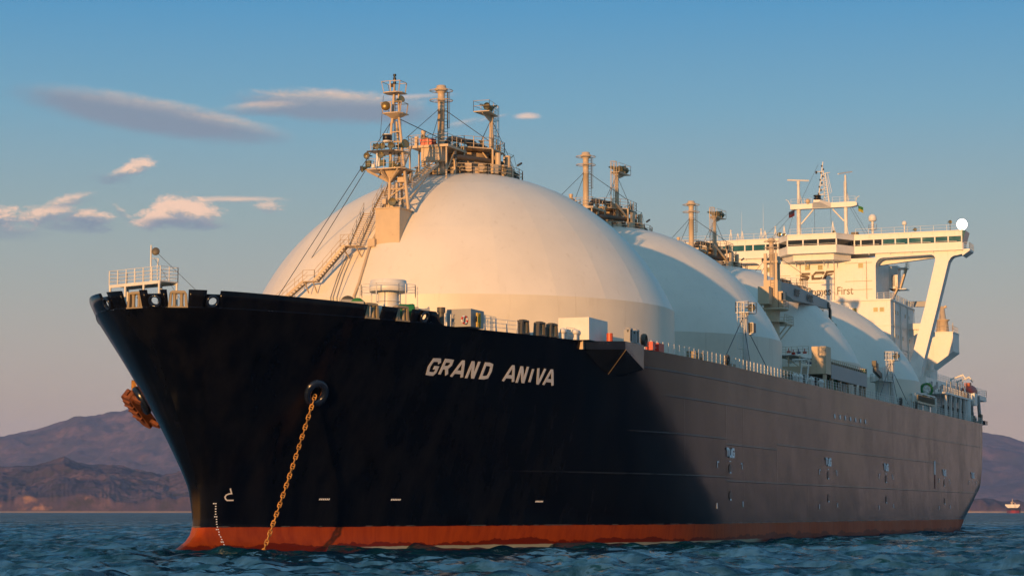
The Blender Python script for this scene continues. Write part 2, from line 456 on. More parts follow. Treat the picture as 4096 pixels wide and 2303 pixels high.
sea = link(bpy.data.objects.new('sea', grid_mesh('sea', 0 + R2 * np.cos(A2), R2 * np.sin(A2), 0 * A2 - 1.3, [SEA])))
sea['kind'] = 'structure'

# ---------------------------------------------------------------- hills across the bay
def vnoise(x, y, seed):
    r = np.random.default_rng(seed); T = r.random((64, 64))
    xi = np.floor(x).astype(int); yi = np.floor(y).astype(int); fx = x - xi; fy = y - yi
    fx = fx * fx * (3 - 2 * fx); fy = fy * fy * (3 - 2 * fy)
    g = lambda a, b_: T[a % 64, b_ % 64]
    return (g(xi, yi) * (1 - fx) + g(xi + 1, yi) * fx) * (1 - fy) + (g(xi, yi + 1) * (1 - fx) + g(xi + 1, yi + 1) * fx) * fy
def fbm(x, y, seed, o=5, g=0.5):
    s = 0; a = 1; tot = 0
    for k in range(o):
        n_ = vnoise(x * 2 ** k, y * 2 ** k, seed + k); s = s + a * (1 - np.abs(2 * n_ - 1)); tot += a; a *= g
    return s / tot
m = bpy.data.materials.new('hazed_hill_cover'); m.use_nodes = True
t = NT(m.node_tree); b = t.n['Principled BSDF']
g_ = t.new('ShaderNodeNewGeometry'); pos = g_.outputs['Position']
sx = t.new('ShaderNodeSeparateXYZ'); t.l.new(pos, sx.inputs[0])
sn = t.new('ShaderNodeSeparateXYZ'); t.l.new(g_.outputs['Normal'], sn.inputs[0])
c = t.ramp(t.noise(pos, 0.0028, 8, 0.65), [(0.36, (0.034, 0.042, 0.070)), (0.5, (0.090, 0.066, 0.086)), (0.62, (0.19, 0.115, 0.120))])  # purple-blue of the distant haze is mixed into the hill colours
c = t.mix(t.smooth(t.noise(pos, 0.018, 5, 0.7), .45, .7), c, (0.045, 0.045, 0.040))
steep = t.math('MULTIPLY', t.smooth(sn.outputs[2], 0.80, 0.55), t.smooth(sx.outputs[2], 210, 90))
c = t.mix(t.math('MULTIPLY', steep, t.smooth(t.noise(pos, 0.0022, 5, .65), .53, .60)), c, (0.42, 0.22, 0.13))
c = t.mix(t.smooth(sx.outputs[2], 9, 4), c, (0.3, 0.22, 0.17))
t.put(b.inputs['Base Color'], c); b.inputs['Roughness'].default_value = 0.95; b.inputs['Specular IOR Level'].default_value = 0.1
HILL = m
def hill(name, prof, r0, r1, seed, nz, cliff=None, na=420, nr=90, shore=0.0, tint=None):
    prof = sorted(prof)
    az_ = np.array([p[0] for p in prof]); hh = np.array([p[1] for p in prof])   # elevation angle of the crest, degrees
    a_ = np.linspace(az_[0], az_[-1], na); s_ = np.linspace(0, 1, nr)
    A, S = np.meshgrid(np.radians(a_), s_)
    rr_ = r0 + (r1 - r0) * S
    crest = np.interp(np.degrees(A), az_, hh)
    peak = np.tan(np.radians(crest)) * (r0 + (r1 - r0) * .62) + 3.4
    prf = np.where(S < .62, (S / .62) ** 0.85, 1 - .5 * ((S - .62) / .38) ** 2)
    x = CAM.x + rr_ * np.cos(A); y = CAM.y + rr_ * np.sin(A)
    n_ = fbm(x / nz, y / nz, seed, 6, .52) - .5
    z = peak * prf + n_ * peak * 0.55 * np.sin(np.clip(S / .62, 0, 1) * math.pi) ** .8
    z += (fbm(x / 150, y / 150, seed + 9, 4) - .5) * 34 * np.clip(S * 6, 0, 1)
    z += (fbm(x / (nz * .33), y / (nz * .33), seed + 5, 5, .6) - .45) * peak * .30 * np.sin(np.clip(S / .7, 0, 1) * math.pi)
    if cliff:
        z += (14 + 42 * np.clip(fbm(np.degrees(A) * 1.3, S * 4, seed + 8, 4) * 2 - .7, 0, 1)) * np.clip((S - .004) / .010, 0, 1) * np.exp(-S * 3)
        for a0, wd, hgt in cliff:
            bump_ = hgt * np.exp(-((np.degrees(A) - a0) / wd) ** 2) * np.clip(S / .012, 0, 1) * np.exp(-S * 5) * (0.6 + .8 * fbm(A * 90, S * 14, seed + 3, 4))
            z = np.maximum(z, bump_)
    z = z * np.clip(S * 60, 0, 1) - 1.0 + shore * np.clip(S * 80, 0, 1)
    o = link(bpy.data.objects.new(name, grid_mesh(name, x, y, z, [HILL])))
    o['kind'] = 'structure'
    return o
hill('hills', [(40, .9), (36, 1.3), (33.9, 1.84), (33.2, 1.98), (32.5, 2.25), (32.1, 2.40), (31.6, 2.40), (31.0, 2.44), (30.2, 2.60), (29.2, 2.62), (27.5, 2.2), (25, 1.5), (22, 1.2), (18, 1.3), (14, 1.6), (11.5, 2.05), (9.9, 2.10), (9.5, 2.08), (8.9, 1.93), (8.0, 1.72), (5, 1.3), (2, .6)], 20500, 29000, 3, 3400, na=700, nr=150)
hill('headland', [(37, 0.8), (34, .97), (33.3, 1.05), (32.7, 1.18), (32.45, 1.27), (32.1, 1.10), (31.5, 1.05), (31.0, 1.02), (30.4, 0.86), (29.8, .80), (29.0, .98), (27, .8), (23, .3), (21, 0.15)], 9600, 12500, 21, 930,
     cliff=[(30.0, .9, 44), (34.1, .3, 30)], na=620, nr=260, shore=9)
hill('coast', [(12, .08), (10.2, .12), (9.8, .20), (9.45, .24), (9.1, .10), (8.3, .06), (6, .1)], 10000, 12500, 33, 350,
     cliff=[(9.55, .3, 30)], na=240, nr=60, shore=9)

# ---------------------------------------------------------------- air
mb = MB(); mb.box((-31000, -31000, -2.6), (31000, 31000, 1450))
m = bpy.data.materials.new('haze'); m.use_nodes = True
t = NT(m.node_tree); t.n.clear()
pv = t.new('ShaderNodeVolumePrincipled'); pv.inputs['Color'].default_value = (0.38, 0.54, 1.0, 1); pv.inputs['Density'].default_value = 2.3e-5
pv.inputs['Anisotropy'].default_value = 0.0
mo = t.new('ShaderNodeOutputMaterial'); t.l.new(pv.outputs[0], mo.inputs['Volume'])
haze = mb.build('haze', m); haze['kind'] = 'stuff'

# ================================================================ the ship
ship = thing('gas_carrier_ship', 'huge black-hulled gas carrier with four pale domed tanks at anchor', 'ship', (60, 0, 0))

m = bpy.data.materials.new('hull_paint'); m.use_nodes = True
t = NT(m.node_tree); b = t.n['Principled BSDF']
g_ = t.new('ShaderNodeNewGeometry'); pos = g_.outputs['Position']
sx = t.new('ShaderNodeSeparateXYZ'); t.l.new(pos, sx.inputs[0]); PX, PY, PZ = sx.outputs
vmap = t.new('ShaderNodeMapping'); t.l.new(pos, vmap.inputs[0]); vmap.inputs[3].default_value = (0.45, 0.45, 0.035)
streak = t.noise(vmap.outputs[0], 1.0, 6, 0.7)
cloud = t.noise(pos, 0.12, 5, 0.6)
band0 = lambda v, lo, hi, s=.4: t.math('MULTIPLY', t.smooth(v, lo - s, lo + s), t.smooth(v, hi + s, hi - s))
topc = t.mix(t.smooth(streak, .35, .75), (0.0015, 0.003, 0.008), (0.008, 0.009, 0.013))
weep = t.math('MULTIPLY', t.math('MULTIPLY', band0(PX, -46.9, -45.6), t.smooth(PZ, 3, 12.2)), t.smooth(streak, .35, .6))
topc = t.mix(t.math('MULTIPLY', weep, .10), topc, (0.07, 0.03, 0.01))
aft = t.smooth(PX, -5, 60)
topc = t.mix(t.math('MULTIPLY', aft, t.smooth(cloud, .3, .8, .15, .8)), topc, (0.014, 0.012, 0.012))
def band(v, lo, hi, s=0.15):
    return t.math('MULTIPLY', t.smooth(v, lo - s, lo + s), t.smooth(v, hi + s, hi - s))
patch = t.math('MULTIPLY', band(PX, 73.6, 91.9, .1), t.smooth(PZ, 3, 14))
topc = t.mix(t.math('MULTIPLY', patch, .8), topc, (0.030, 0.023, 0.010))
# rust weeps and scuffs
topc = t.mix(t.math('MULTIPLY', t.smooth(t.noise(vmap.outputs[0], 2.7, 5, .75), .70, .80), .5), topc, (0.10, 0.045, 0.02))
scuff = t.math('MULTIPLY', t.smooth(t.noise(pos, 0.9, 6, .8), .64, .72), t.math('MULTIPLY', band(PZ, 3.0, 9.0, 1.5), t.smooth(PX, 20, 50)))
topc = t.mix(t.math('MULTIPLY', scuff, .6), topc, (0.008, 0.010, 0.014))
# welded plate seams
seam = None
for z0, x0, x1 in ((14.9, 3, 210), (11.2, -5, 21), (10.62, 21, 43), (11.2, 43, 150), (7.1, -20, 21), (6.7, 21, 190), (17.4, -8, 60)):
    s = t.math('MULTIPLY', band(PZ, z0 - .06, z0 + .06, .03), band(PX, x0, x1, 4.0 if x0 < 5 else .1))
    seam = s if seam is None else t.math('MAXIMUM', seam, s)
seam_n = t.math('MULTIPLY', seam, t.smooth(t.noise(pos, 0.3, 3), .3, .6))
topc = t.mix(t.math('MULTIPLY', seam_n, .20), topc, (0.10, 0.11, 0.12))
vs = None
for x0, z0, z1 in ((6.6, 7, 14.9), (21, 7, 14.9), (28, 2, 14.9), (43, 2, 11), (58.2, 2.3, 11), (73.6, 14.9, 19.2), (91.9, 14.9, 19.2), (112, 2, 19), (140, 2, 19), (165, 2, 19)):
    s = t.math('MULTIPLY', band(PX, x0 - .12, x0 + .12, .05), band(PZ, z0, z1, .1))
    vs = s if vs is None else t.math('MAXIMUM', vs, s)
topc = t.mix(t.math('MULTIPLY', vs, .6), topc, (0.003, 0.004, 0.006))
wob = t.math('MULTIPLY', t.math('SUBTRACT', t.noise(pos, 0.35, 4, .7), .5), 0.28)
zz = t.math('ADD', PZ, wob)
redc = t.mix(t.smooth(t.noise(vmap.outputs[0], 3.0, 4, .7), .3, .75), (0.40, 0.060, 0.008), (0.28, 0.036, 0.008))
redc = t.mix(t.math('MULTIPLY', t.smooth(t.noise(pos, .7, 6, .8), .60, .74), .7), redc, (0.20, 0.05, 0.02))
redc = t.mix(t.math('MULTIPLY', t.smooth(t.noise(vmap.outputs[0], 5.0, 5, .8), .62, .72), .5), redc, (0.44, 0.12, 0.04))
wet = t.math('ADD', PZ, t.math('MULTIPLY', t.math('SUBTRACT', t.noise(pos, 0.22, 5, .65), .5), 2.0))
redc = t.mix(t.smooth(wet, .80, .74), redc, (0.15, 0.014, 0.004))
strip = t.math('MULTIPLY', band(PX, -37, 34, 3), t.smooth(t.math('ADD', PZ, t.math('MULTIPLY', wob, .8)), .46, .40))
redc = t.mix(strip, redc, (0.34, 0.33, 0.24))
edge = t.smooth(zz, 2.13, 2.17)
col = t.mix(edge, redc, topc)
line = t.math('MULTIPLY', band(PZ, 2.17, 2.23, .02), t.smooth(t.noise(pos, .5, 3), .5, .6))
col = t.mix(t.math('MULTIPLY', line, .35), col, (0.35, 0.3, 0.28))
# pale leading edge of the stem
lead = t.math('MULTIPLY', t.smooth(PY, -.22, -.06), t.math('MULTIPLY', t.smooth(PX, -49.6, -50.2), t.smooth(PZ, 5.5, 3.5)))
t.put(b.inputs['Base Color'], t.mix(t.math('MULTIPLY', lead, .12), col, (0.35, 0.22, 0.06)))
t.put(b.inputs['Roughness'], t.math('ADD', t.smooth(cloud, .3, .7, .16, .26), t.math('MULTIPLY', t.math('SUBTRACT', 1, edge), .25)))
b.inputs['Specular IOR Level'].default_value = 0.118
bp = t.new('ShaderNodeBump'); bp.inputs['Distance'].default_value = 0.05; bp.inputs['Strength'].default_value = 0.7
t.l.new(t.math('ADD', t.noise(pos, .30, 2, .4), t.math('MULTIPLY', t.math('MAXIMUM', seam, vs), .5)), bp.inputs['Height']); t.l.new(bp.outputs[0], b.inputs['Normal'])
HULL = m
DECKM = mat('deck_green', (0.10, 0.12, 0.10), 0.7)

def hull_point(x, z, off=0.0):
    """point on the port side and its outward normal"""
    y = half(x, z); e = 0.15
    tx = Vector((2 * e, -(half(x + e, z) - half(x - e, z)), 0)); tz = Vector((0, -(half(x, z + e) - half(x, z - e)), 2 * e))
    n = tx.cross(tz).normalized()
    if n.y > 0: n = -n
    return Vector((x, -y, z)) + n * off, n
def stern_half(x, z):
    xe = XE(z); r = 2.5 + max(0, 8 - z) * 1.5
    h = half(min(x, 150), z)
    if x > xe - r:
        k = min(1, (x - (xe - r)) / r); h *= (1 - .06 * k ** 2)
    return h
zs = sorted(set([-2.5, -1.5, -.8, -.4, 0] + [0.5 * i for i in range(1, 39)] + [19.15]))
us = [(i / 90) ** 1.9 for i in range(91)]
def hull_side(sgn):
    rows = []
    for z in zs:
        xs, xe = XS(z), XE(z); row = []
        for u in us:
            x = xs + (62 - xs) * u
            row.append((x, sgn * half(x, z), z))
        for i in range(1, 41):
            x = 62 + (xe - 62) * (i / 40) ** .8
            row.append((x, sgn * stern_half(x, z), z))
        row.append((xe + 6 + max(0, 8 - z) * .5, sgn * 12, z)); row.append((xe + 8 + max(0, 8 - z) * .5, 0, z))
        rows.append(row)
    return np.array(rows)
def side_into(mb, a, flip):
    ny, nx, _ = a.shape
    fs = [(i * nx + j, i * nx + j + 1, (i + 1) * nx + j + 1, (i + 1) * nx + j) for i in range(ny - 1) for j in range(nx - 1)]
    if flip: fs = [tuple(reversed(f)) for f in fs]
    mb.add([tuple(p) for p in a.reshape(-1, 3)], fs, True)
mb = MB()
pa = hull_side(-1); sa = hull_side(1)
side_into(mb, pa, False); side_into(mb, sa, True)
me = mb.mesh('hull', HULL)
hull = link(bpy.data.objects.new('hull', me), ship)
# deck lid
mb = MB(); dp = [tuple(p) for p in pa[-1]]; ds = [tuple(p) for p in sa[-1]]; n = len(dp)
mb.add([(x, y + .02, z) for x, y, z in dp] + [(x, y - .02, z) for x, y, z in ds], [(i, i + 1, n + i + 1, n + i) for i in range(n - 1)])
mb.build('deck', DECKM, ship)

# ---------------------------------------------------------------- tank covers
TANK = mat('tank_cover_paint', (0.80, 0.73, 0.62), 0.42, var=0.05, scale=0.12, streak=0.22, spec=0.4)
SKIRT = mat('tank_skirt_paint', (0.75, 0.685, 0.56), 0.45, var=0.05, scale=0.2, streak=0.3)
TR, TZ = 23.95, 15.15
GORES = 24
def dome_panel(a0, a1, name):
    """one curved plate between two polar angles, one gore wide, flatter than the sphere across"""
    mb = MB(); na, nb = 6, 8; w_ = 2 * math.pi / GORES
    vs = []
    for j in range(nb + 1):
        th = a0 + (a1 - a0) * j / nb
        for i in range(na + 1):
            ph = -w_ / 2 + w_ * i / na
            r = TR * math.sin(th)
            flat = math.cos(w_ / 2) / math.cos(ph)      # chord across the gore
            rr_ = r * (0.84 + 0.16 * flat)
            vs.append((rr_ * math.cos(ph), rr_ * math.sin(ph), TR * math.cos(th)))
    # edge rows turned in a little: a recessed joint
    fs = [(j * (na + 1) + i, (j + 1) * (na + 1) + i, (j + 1) * (na + 1) + i + 1, j * (na + 1) + i + 1) for j in range(nb) for i in range(na)]
    mb.add(vs, fs, True)
    return mb.mesh(name, TANK)
th_of = lambda z: math.acos(min(1, (z - TZ) / TR))
bands = [(th_of(36.8), th_of(31.3)), (th_of(31.3), th_of(24.2))]
panel_meshes = [dome_panel(a, b_, 'dome_panel') for a, b_ in bands]
tank_parts = []
for k in range(4):
    cx = 6.5 + 46 * k
    mb = MB()
    M = Matrix.Translation((cx, 0, 0))
    rs = TR * math.sin(th_of(24.2)) + .02
    mb.lathe([(rs, 19.15), (rs, 24.2)], 96, M)
    skirt = mb.build('tank_cover', SKIRT, ship)
    tank_parts.append(skirt)
    mb = MB()
    th = th_of(36.79)
    mb.lathe([((TR - .03) * math.sin(th * (1 - j / 8)) + .001, TZ + (TR - .03) * math.cos(th * (1 - j / 8))) for j in range(9)], 96, M)
    mb.build('dome_crown', TANK, skirt)
    for pm in panel_meshes:
        for g in range(GORES):
            inst('dome_panel', pm, skirt, (cx, 0, TZ), (0, 0, R(7.5 + 1 + g * 15)))

# ---------------------------------------------------------------- small reusable gear
def rails(mb, pts, h=1.05, n=3, step=1.4, r=0.028, pr=0.035, closed=False, posts=True):
    pts = [Vector(p) for p in pts]
    if closed: pts.append(pts[0].copy())
    up = Vector((0, 0, 1))
    for k in range(n):
        z = h * (k + 1) / n
        for a, b_ in zip(pts, pts[1:]):
            mb.tube(a + up * z, b_ + up * z, r, n=4, cap=False)
    if posts:
        for a, b_ in zip(pts, pts[1:]):
            m_ = max(1, round((b_ - a).length / step))
            for i in range(m_ + 1):
                p = a.lerp(b_, i / m_)
                mb.tube(p, p + up * h, pr, n=5)
    return mb
def ladder(mb, p, q, w_=0.45, side=(0, 1, 0), step=0.35, r=0.025):
    p = Vector(p); q = Vector(q); s = Vector(side).normalized() * w_ / 2
    mb.tube(p - s, q - s, r, n=4); mb.tube(p + s, q + s, r, n=4)
    n_ = int((q - p).length / step)
    for i in range(n_ + 1):
        c = p.lerp(q, i / max(1, n_)); mb.tube(c - s, c + s, r * .8, n=4, cap=False)
    return mb
def stair(mb, p, q, side, w_=0.9, n=None, rail=True):
    p = Vector(p); q = Vector(q); s = Vector(side).normalized() * w_
    d = q - p
    hz = Vector((d.x, d.y, 0)); hz = hz.normalized() if hz.length > .01 else Vector(side).cross(Vector((0, 0, 1)))
    n = n or max(3, round(abs(d.z) / 0.24))
    mb.beam(p, q, .06, .26); mb.beam(p + s, q + s, .06, .26)
    for i in range(n):
        c = p.lerp(q, (i + .5) / n) + s / 2
        m_ = frame(c, (0, 0, 1), hz)
        mb.box((-.13, -w_ / 2, -.03), (.13, w_ / 2, .02), m_)
    if rail:
        for o in (Vector((0, 0, 0)), s):
            for h in (.55, 1.0):
                mb.tube(p + o + Vector((0, 0, h)), q + o + Vector((0, 0, h)), .025, n=4)
            for i in range(0, n + 1, 4):
                c = p.lerp(q, i / n) + o; mb.tube(c, c + Vector((0, 0, 1.0)), .025, n=4)
    return mb
def cage(mb, p, q, r=0.35, axis=(1, 0, 0)):
    p = Vector(p); q = Vector(q)
    n_ = max(2, int((q - p).length / .9))
    for i in range(n_ + 1):
        c = p.lerp(q, i / n_)
        mb.path([c + Vector((r * math.cos(a), r * math.sin(a), 0)) for a in np.linspace(0, 2 * math.pi, 9)[:-1]], .02, n=4, closed=True)
    for a in (0.4, 1.57, 2.7, 4.0, 5.3):
        o = Vector((r * math.cos(a), r * math.sin(a), 0)); mb.tube(p + o, q + o, .018, n=4)
    return mb
mb = MB()
mb.lathe([(0.001, -.42), (.12, -.42), (.17, -.3), (.20, -.12), (.34, .12), (.36, .16), (.32, .17)], 14)
mb.box((-.05, -.36, -.55), (.05, -.26, .02)); mb.box((-.05, .26, -.55), (.05, .36, .02)); mb.box((-.06, -.36, -.62), (.06, .36, -.54))
mb.cur = 1; mb.lathe([(.325, .13), (.2, .09), (.001, .06)], 14); mb.cur = 0
LAMP = mb.mesh('floodlight', [LAMPG, GLASSL])
def lamp(parent, p, aim, s=1.0, name='floodlight'):
    m_ = frame(p, aim, (0, 0, 1)) @ Matrix.Diagonal((s, s, s, 1))
    return instm(name, LAMP, parent, m_)

# ---------------------------------------------------------------- bulwark round the bow
def bow_curve():
    P = []
    for sgn in (-1, 1):
        xs = [XS(19.9) + (-36.2 - XS(19.9)) * (i / 300) ** 2 for i in range(301)]
        row = [(x, sgn * half(x, 19.9), 19.9) for x in xs]
        P.append(row)
    pts = [Vector(p) for p in reversed(P[0])] + [Vector(p) for p in P[1][1:]]
    s = [0.0]
    for a, b_ in zip(pts, pts[1:]): s.append(s[-1] + (b_ - a).length)
    return pts, s
BP, BS = bow_curve()
TIP = BS[300]
def at_s(s):
    i = int(np.searchsorted(BS, s)); i = min(max(i, 1), len(BS) - 1)
    f = (s - BS[i - 1]) / max(1e-6, BS[i] - BS[i - 1])
    p = BP[i - 1].lerp(BP[i], f)
    a = BP[max(0, i - 4)]; b_ = BP[min(len(BP) - 1, i + 3)]
    t_ = (b_ - a).normalized(); n_ = Vector((t_.y, -t_.x, 0)).normalized()
    c = Vector((-45, 0, 0)) - Vector((p.x, p.y, 0))
    if n_.dot(c) > 0: n_ = -n_
    return p, t_, n_
def s_of(x, y):
    return min(range(len(BP)), key=lambda i: (BP[i].x - x) ** 2 + (BP[i].y - y) ** 2)
def s_at(x, y): return BS[s_of(x, y)]
FAIR = [s_at(-60.2, 0.75), s_at(-59.7, -3.1), s_at(-44.7, -13.0), s_at(-41.5, -14.3)]
CHOCK = [s_at(-59.3, 3.6), s_at(-60.1, -1.25), s_at(-57.9, -5.3), s_at(-39.2, -15.1)]
def _inset(p, n_, z):
    """how far inboard along n_ the hull skin at height z lies from p"""
    lo, hi = -1.5, 4.0
    for _ in range(26):
        t_ = (lo + hi) / 2; q = p - n_ * t_
        if abs(q.y) < half(q.x, z): hi = t_
        else: lo = t_
    return (lo + hi) / 2
_bc = {}
def bpt(s, z, off=0.0):
    """point on the flared bulwark at arc position s and height z"""
    k = round(s * 8)
    if k not in _bc:
        p, t_, n_ = at_s(k / 8.0); _bc[k] = (_inset(p, n_, 19.15), _inset(p, n_, 18.4))
    p, t_, n_ = at_s(s); i0, i1 = _bc[k]
    lean = (i1 - i0) / .75 * .72
    return Vector((p.x, p.y, z)) + n_ * (-i0 + (z - 19.15) * lean + off)
def topz(s):
    x = at_s(s)[0].x; z = ztop(x)
    if x > -37.8: z = 19.15 + (z - 19.15) * max(0.02, 1 - ((x + 37.8) / 1.6)) ** 2.2
    return z
segs = []; cuts = sorted([(s - .84, s + .84) for s in FAIR] + [(s - .55, s + .55) for s in CHOCK])
a0 = 0.0
for c0, c1 in cuts: segs.append((a0, c0)); a0 = c1
segs.append((a0, BS[-1]))
mb = MB()
for s0, s1 in segs:
    n_ = max(2, int((s1 - s0) / .35)); vs = []; fs = []
    for i in range(n_ + 1):
        s = s0 + (s1 - s0) * i / n_; zt = topz(s)
        vs += [bpt(s, 19.13), bpt(s, (19.13 + zt) / 2), bpt(s, zt), bpt(s, zt, -.14), bpt(s, 19.1, -.10)]
    for i in range(n_):
        for j in range(4): k = i * 5 + j; fs.append((k, k + 1, k + 6, k + 5))
    for e_, o in ((0, False), (n_ * 5, True)):
        f = (e_, e_ + 1, e_ + 2, e_ + 3, e_ + 4); fs.append(f if o else tuple(reversed(f)))
    mb.add(vs, fs, True)
bul = mb.build('bulwark', HULL, ship)
mb = MB()        # the bead where the bulwark meets the hull plating
mb.path([bpt(s, 19.2, .02) for s in np.linspace(1.5, BS[-1] - 1, 150)], .035, n=5)
mb.build('rubbing_bead', NAVY, bul)
# round mooring chocks: plate with a hole and a rolled lip
mbp = MB(); n_ = 32; vs = []; fs = []
for d in (0, -.14):
    for i in range(n_):
        a = 2 * math.pi * i / n_; c, s_ = math.cos(a), math.sin(a); k = 1 / max(abs(c), abs(s_))
        vs.append((.56 * c * k, .56 * s_ * k, d))
    for i in range(n_):
        a = 2 * math.pi * i / n_; vs.append((.33 * math.cos(a), .30 * math.sin(a), d))
for i in range(n_):
    j = (i + 1) % n_
    fs += [(i, j, n_ + j, n_ + i), (2 * n_ + j, 2 * n_ + i, 3 * n_ + i, 3 * n_ + j), (n_ + i, n_ + j, 3 * n_ + j, 3 * n_ + i), (j, i, 2 * n_ + i, 2 * n_ + j)]
mbp.add(vs, fs, False)
CHM = mbp.mesh('chock_plate', HULL)
mbr = MB()
mbr.lathe([(.33 + .10 * math.cos(a) + .04, .11 * math.sin(a)) for a in np.linspace(0, 2 * math.pi, 11)], 24)
CHR = mbr.mesh('chock_lip', NAVY)
for s in CHOCK:
    p, t_, nn = at_s(s)
    m_ = frame(bpt(s, 19.66, .0), nn - Vector((0, 0, .42)), t_)
    m_ = m_ if True else m_
    pl = instm('mooring_chock', CHM, bul, m_ @ Matrix.Diagonal((1, 1.0, 1, 1)))
    instm('mooring_chock_lip', CHR, bul, m_ @ Matrix.Translation((0, 0, .03)) @ Matrix.Scale(1.15, 4))

# roller fairleads ---------------------------------------------------------------
def fairlead_mesh(m1, m2, n_roll=2, w_=1.56, h=1.28, d=.62):
    """local: x along the edge, y up, z outboard"""
    mb = MB()
    mb.box((-w_ / 2, 0, -d), (w_ / 2, .10, .06)); 
    mb.prism([(-w_ / 2 + .02, .10), (-w_ / 2 + .24, .10), (-w_ / 2 + .30, h - .16), (-w_ / 2 + .12, h - .16)], d - .02, Matrix.Translation((0, 0, -d + .02)))
    mb.prism([(w_ / 2 - .02, .10), (w_ / 2 - .12, h - .16), (w_ / 2 - .30, h - .16), (w_ / 2 - .24, .10)], d - .02, Matrix.Translation((0, 0, -d + .02)))
    mb.prism([(-w_ / 2 + .12, h - .16), (w_ / 2 - .12, h - .16), (w_ / 2 - .22, h), (-w_ / 2 + .22, h)], d + .04, Matrix.Translation((0, 0, -d)))
    mb.box((-w_ / 2 + .3, h, -d + .12), (w_ / 2 - .3, h + .06, -.12))
    mb.cur = 1
    up = Matrix.Rotation(-math.pi / 2, 4, 'X')
    for sx_ in (-.27, .27):
        mb.lathe([(.001, .1), (.17, .1), (.15, .2), (.135, .35), (.135, h - .42), (.15, h - .28), (.17, h - .17), (.001, h - .17)], 12, Matrix.Translation((sx_, 0, -.22)) @ up)
    return mb.mesh('roller_fairlead', [m1, m2])
FLB = fairlead_mesh(BUFF, BUFF); FLG = fairlead_mesh(GREYB, BUFF, h=1.25, w_=1.25)
FLG2 = fairlead_mesh(GREYP, GREYB, h=1.35, w_=1.0)
for s in FAIR:
    p, t_, nn = at_s(s)
    instm('roller_fairlead', FLB, ship, frame(bpt(s, 19.14, .06), nn, (-t_.x if nn.cross(t_).z < 0 else t_.x, -t_.y if nn.cross(t_).z < 0 else t_.y, 0)))
for x in (-25.2, -22.7, -20.8):
    y = -half(x, 19.15); p, nn = hull_point(x, 18.9); nn = Vector((nn.x, nn.y, 0)).normalized()
    instm('roller_fairlead', FLG, ship, frame(Vector((x, y, 19.17)), nn, Vector((0, 0, 1)).cross(nn) * -1 * -1))
for x in (-12.3, -10.3):
    instm('roller_fairlead', FLG2, ship, frame((x, -24.62, 19.17), (0, -1, 0), (1, 0, 0)))
# deck edge panama chocks (open ring on a stool)
mb = MB()
ring = [(.46 + .13 * math.cos(a), .26 * math.sin(a)) for a in np.linspace(0, 2 * math.pi, 13)]
mb.lathe(ring, 22, Matrix.Translation((0, .62, -.2)) @ Matrix.Diagonal((.9, 1.05, 1, 1)))
mb.box((-.45, 0, -.5), (.45, .10, .08))
DCH = mb.mesh('ring_chock', GREYB)
for x in (-7.4, 22.4, 119.0, 131.0, 186.0):
    y = -min(half(x, 19.15), 24.45) if x > 0 else -24.5
    instm('ring_chock', DCH, ship, frame((x, y, 19.16), (0, -1, 0), (1, 0, 0)))

# side platform for the fairleads ------------------------------------------------
mb = MB()
T = [(-16.2, -20.95), (-14.6, -24.75), (-8.9, -24.75), (-8.6, -22.3), (-12, -21.0)]
vs = [(x, y, 19.14) for x, y in T] + [(-16.0, -20.95, 18.40), (-14.4, -24.72, 18.38), (-8.9, -24.74, 16.85), (-8.6, -22.3, 16.2), (-10.5, -21.4, 16.1), (-12.4, -21.2, 16.7)]
fs = [(0, 4, 3, 2, 1), (0, 1, 6, 5), (1, 2, 7, 6), (2, 3, 8, 7), (6, 7, 9, 10), (7, 8, 9), (5, 6, 10)]
mb.add(vs, fs)
sp = mb.build('side_platform', NAVY, ship)
mb = MB(); mb.beam((-14.38, -24.76, 18.36), (-10.6, -21.6, 16.2), .05, .05); mb.build('edge_trim', BUFF, sp)
mb = MB(); mb.box((-16.6, -21.3, 18.35), (-16.24, -20.6, 19.12)); mb.build('bracket', CREAM, sp)

# forward lookout platform at the very bow ---------------------------------------
mb = MB()
A_, B_, C_, D_ = Vector((-58.9, -1.1, 21.35)), Vector((-56.9, 4.7, 21.35)), Vector((-55.2, 4.1, 21.35)), Vector((-57.2, -1.7, 21.35))
mb.prism([(A_.x, A_.y), (D_.x, D_.y), (C_.x, C_.y), (B_.x, B_.y)], .10, Matrix.Translation((0, 0, 21.28)))
pf = mb.build('lookout_platform', WHITE, ship)
mb = MB()
for t_ in (0.02, .32, .68, .98):
    for P, Q in ((A_, B_), (D_, C_)):
        p = P.lerp(Q, t_); mb.tube((p.x, p.y, 19.15), p, .10, n=8)
for P, Q in ((A_, B_), (D_, C_)): mb.beam(P - Vector((0, 0, .14)), Q - Vector((0, 0, .14)), .10, .16)
build_split(mb, 'platform_leg', WHITE, pf)
mb = MB(); rails(mb, [A_, B_, C_, D_], 1.15, 4, 1.0, .022, .04, closed=True)
for t_ in np.linspace(0, 1, 7):
    p = A_.lerp(B_, t_); mb.tube(p, p + Vector((0, 0, 1.15)), .05, n=6)
mb.build('handrail', WHITE, pf)
mb = MB(); mp_ = Vector((-57.9, .35, 21.35)); mb.tube(mp_, mp_ + Vector((0, 0, 2.95)), .075, .06, 8)
mb.tube(mp_ + Vector((0, 0, 1.9)), mp_ + Vector((.3, -.45, 1.9)), .03, n=5)
mb.path([mp_ + Vector((.3, -.45, 0)), mp_ + Vector((.28, -.42, 1.2)), mp_ + Vector((.3, -.5, 1.9))], .05, n=6)
jack = mb.build('bow_mast', WHITE, pf)
mb = MB(); q = mp_ + Vector((.02, -.42, 2.42)); mm = frame(q, (-.93, -.35, 0.1), (0, 0, 1))
mb.lathe([(.001, 0), (.28, 0), (.31, .03), (.32, .07), (.29, .10), (.001, .09)], 20, mm)
mb.tube(mp_ + Vector((0, 0, 2.42)), q, .03, n=5)
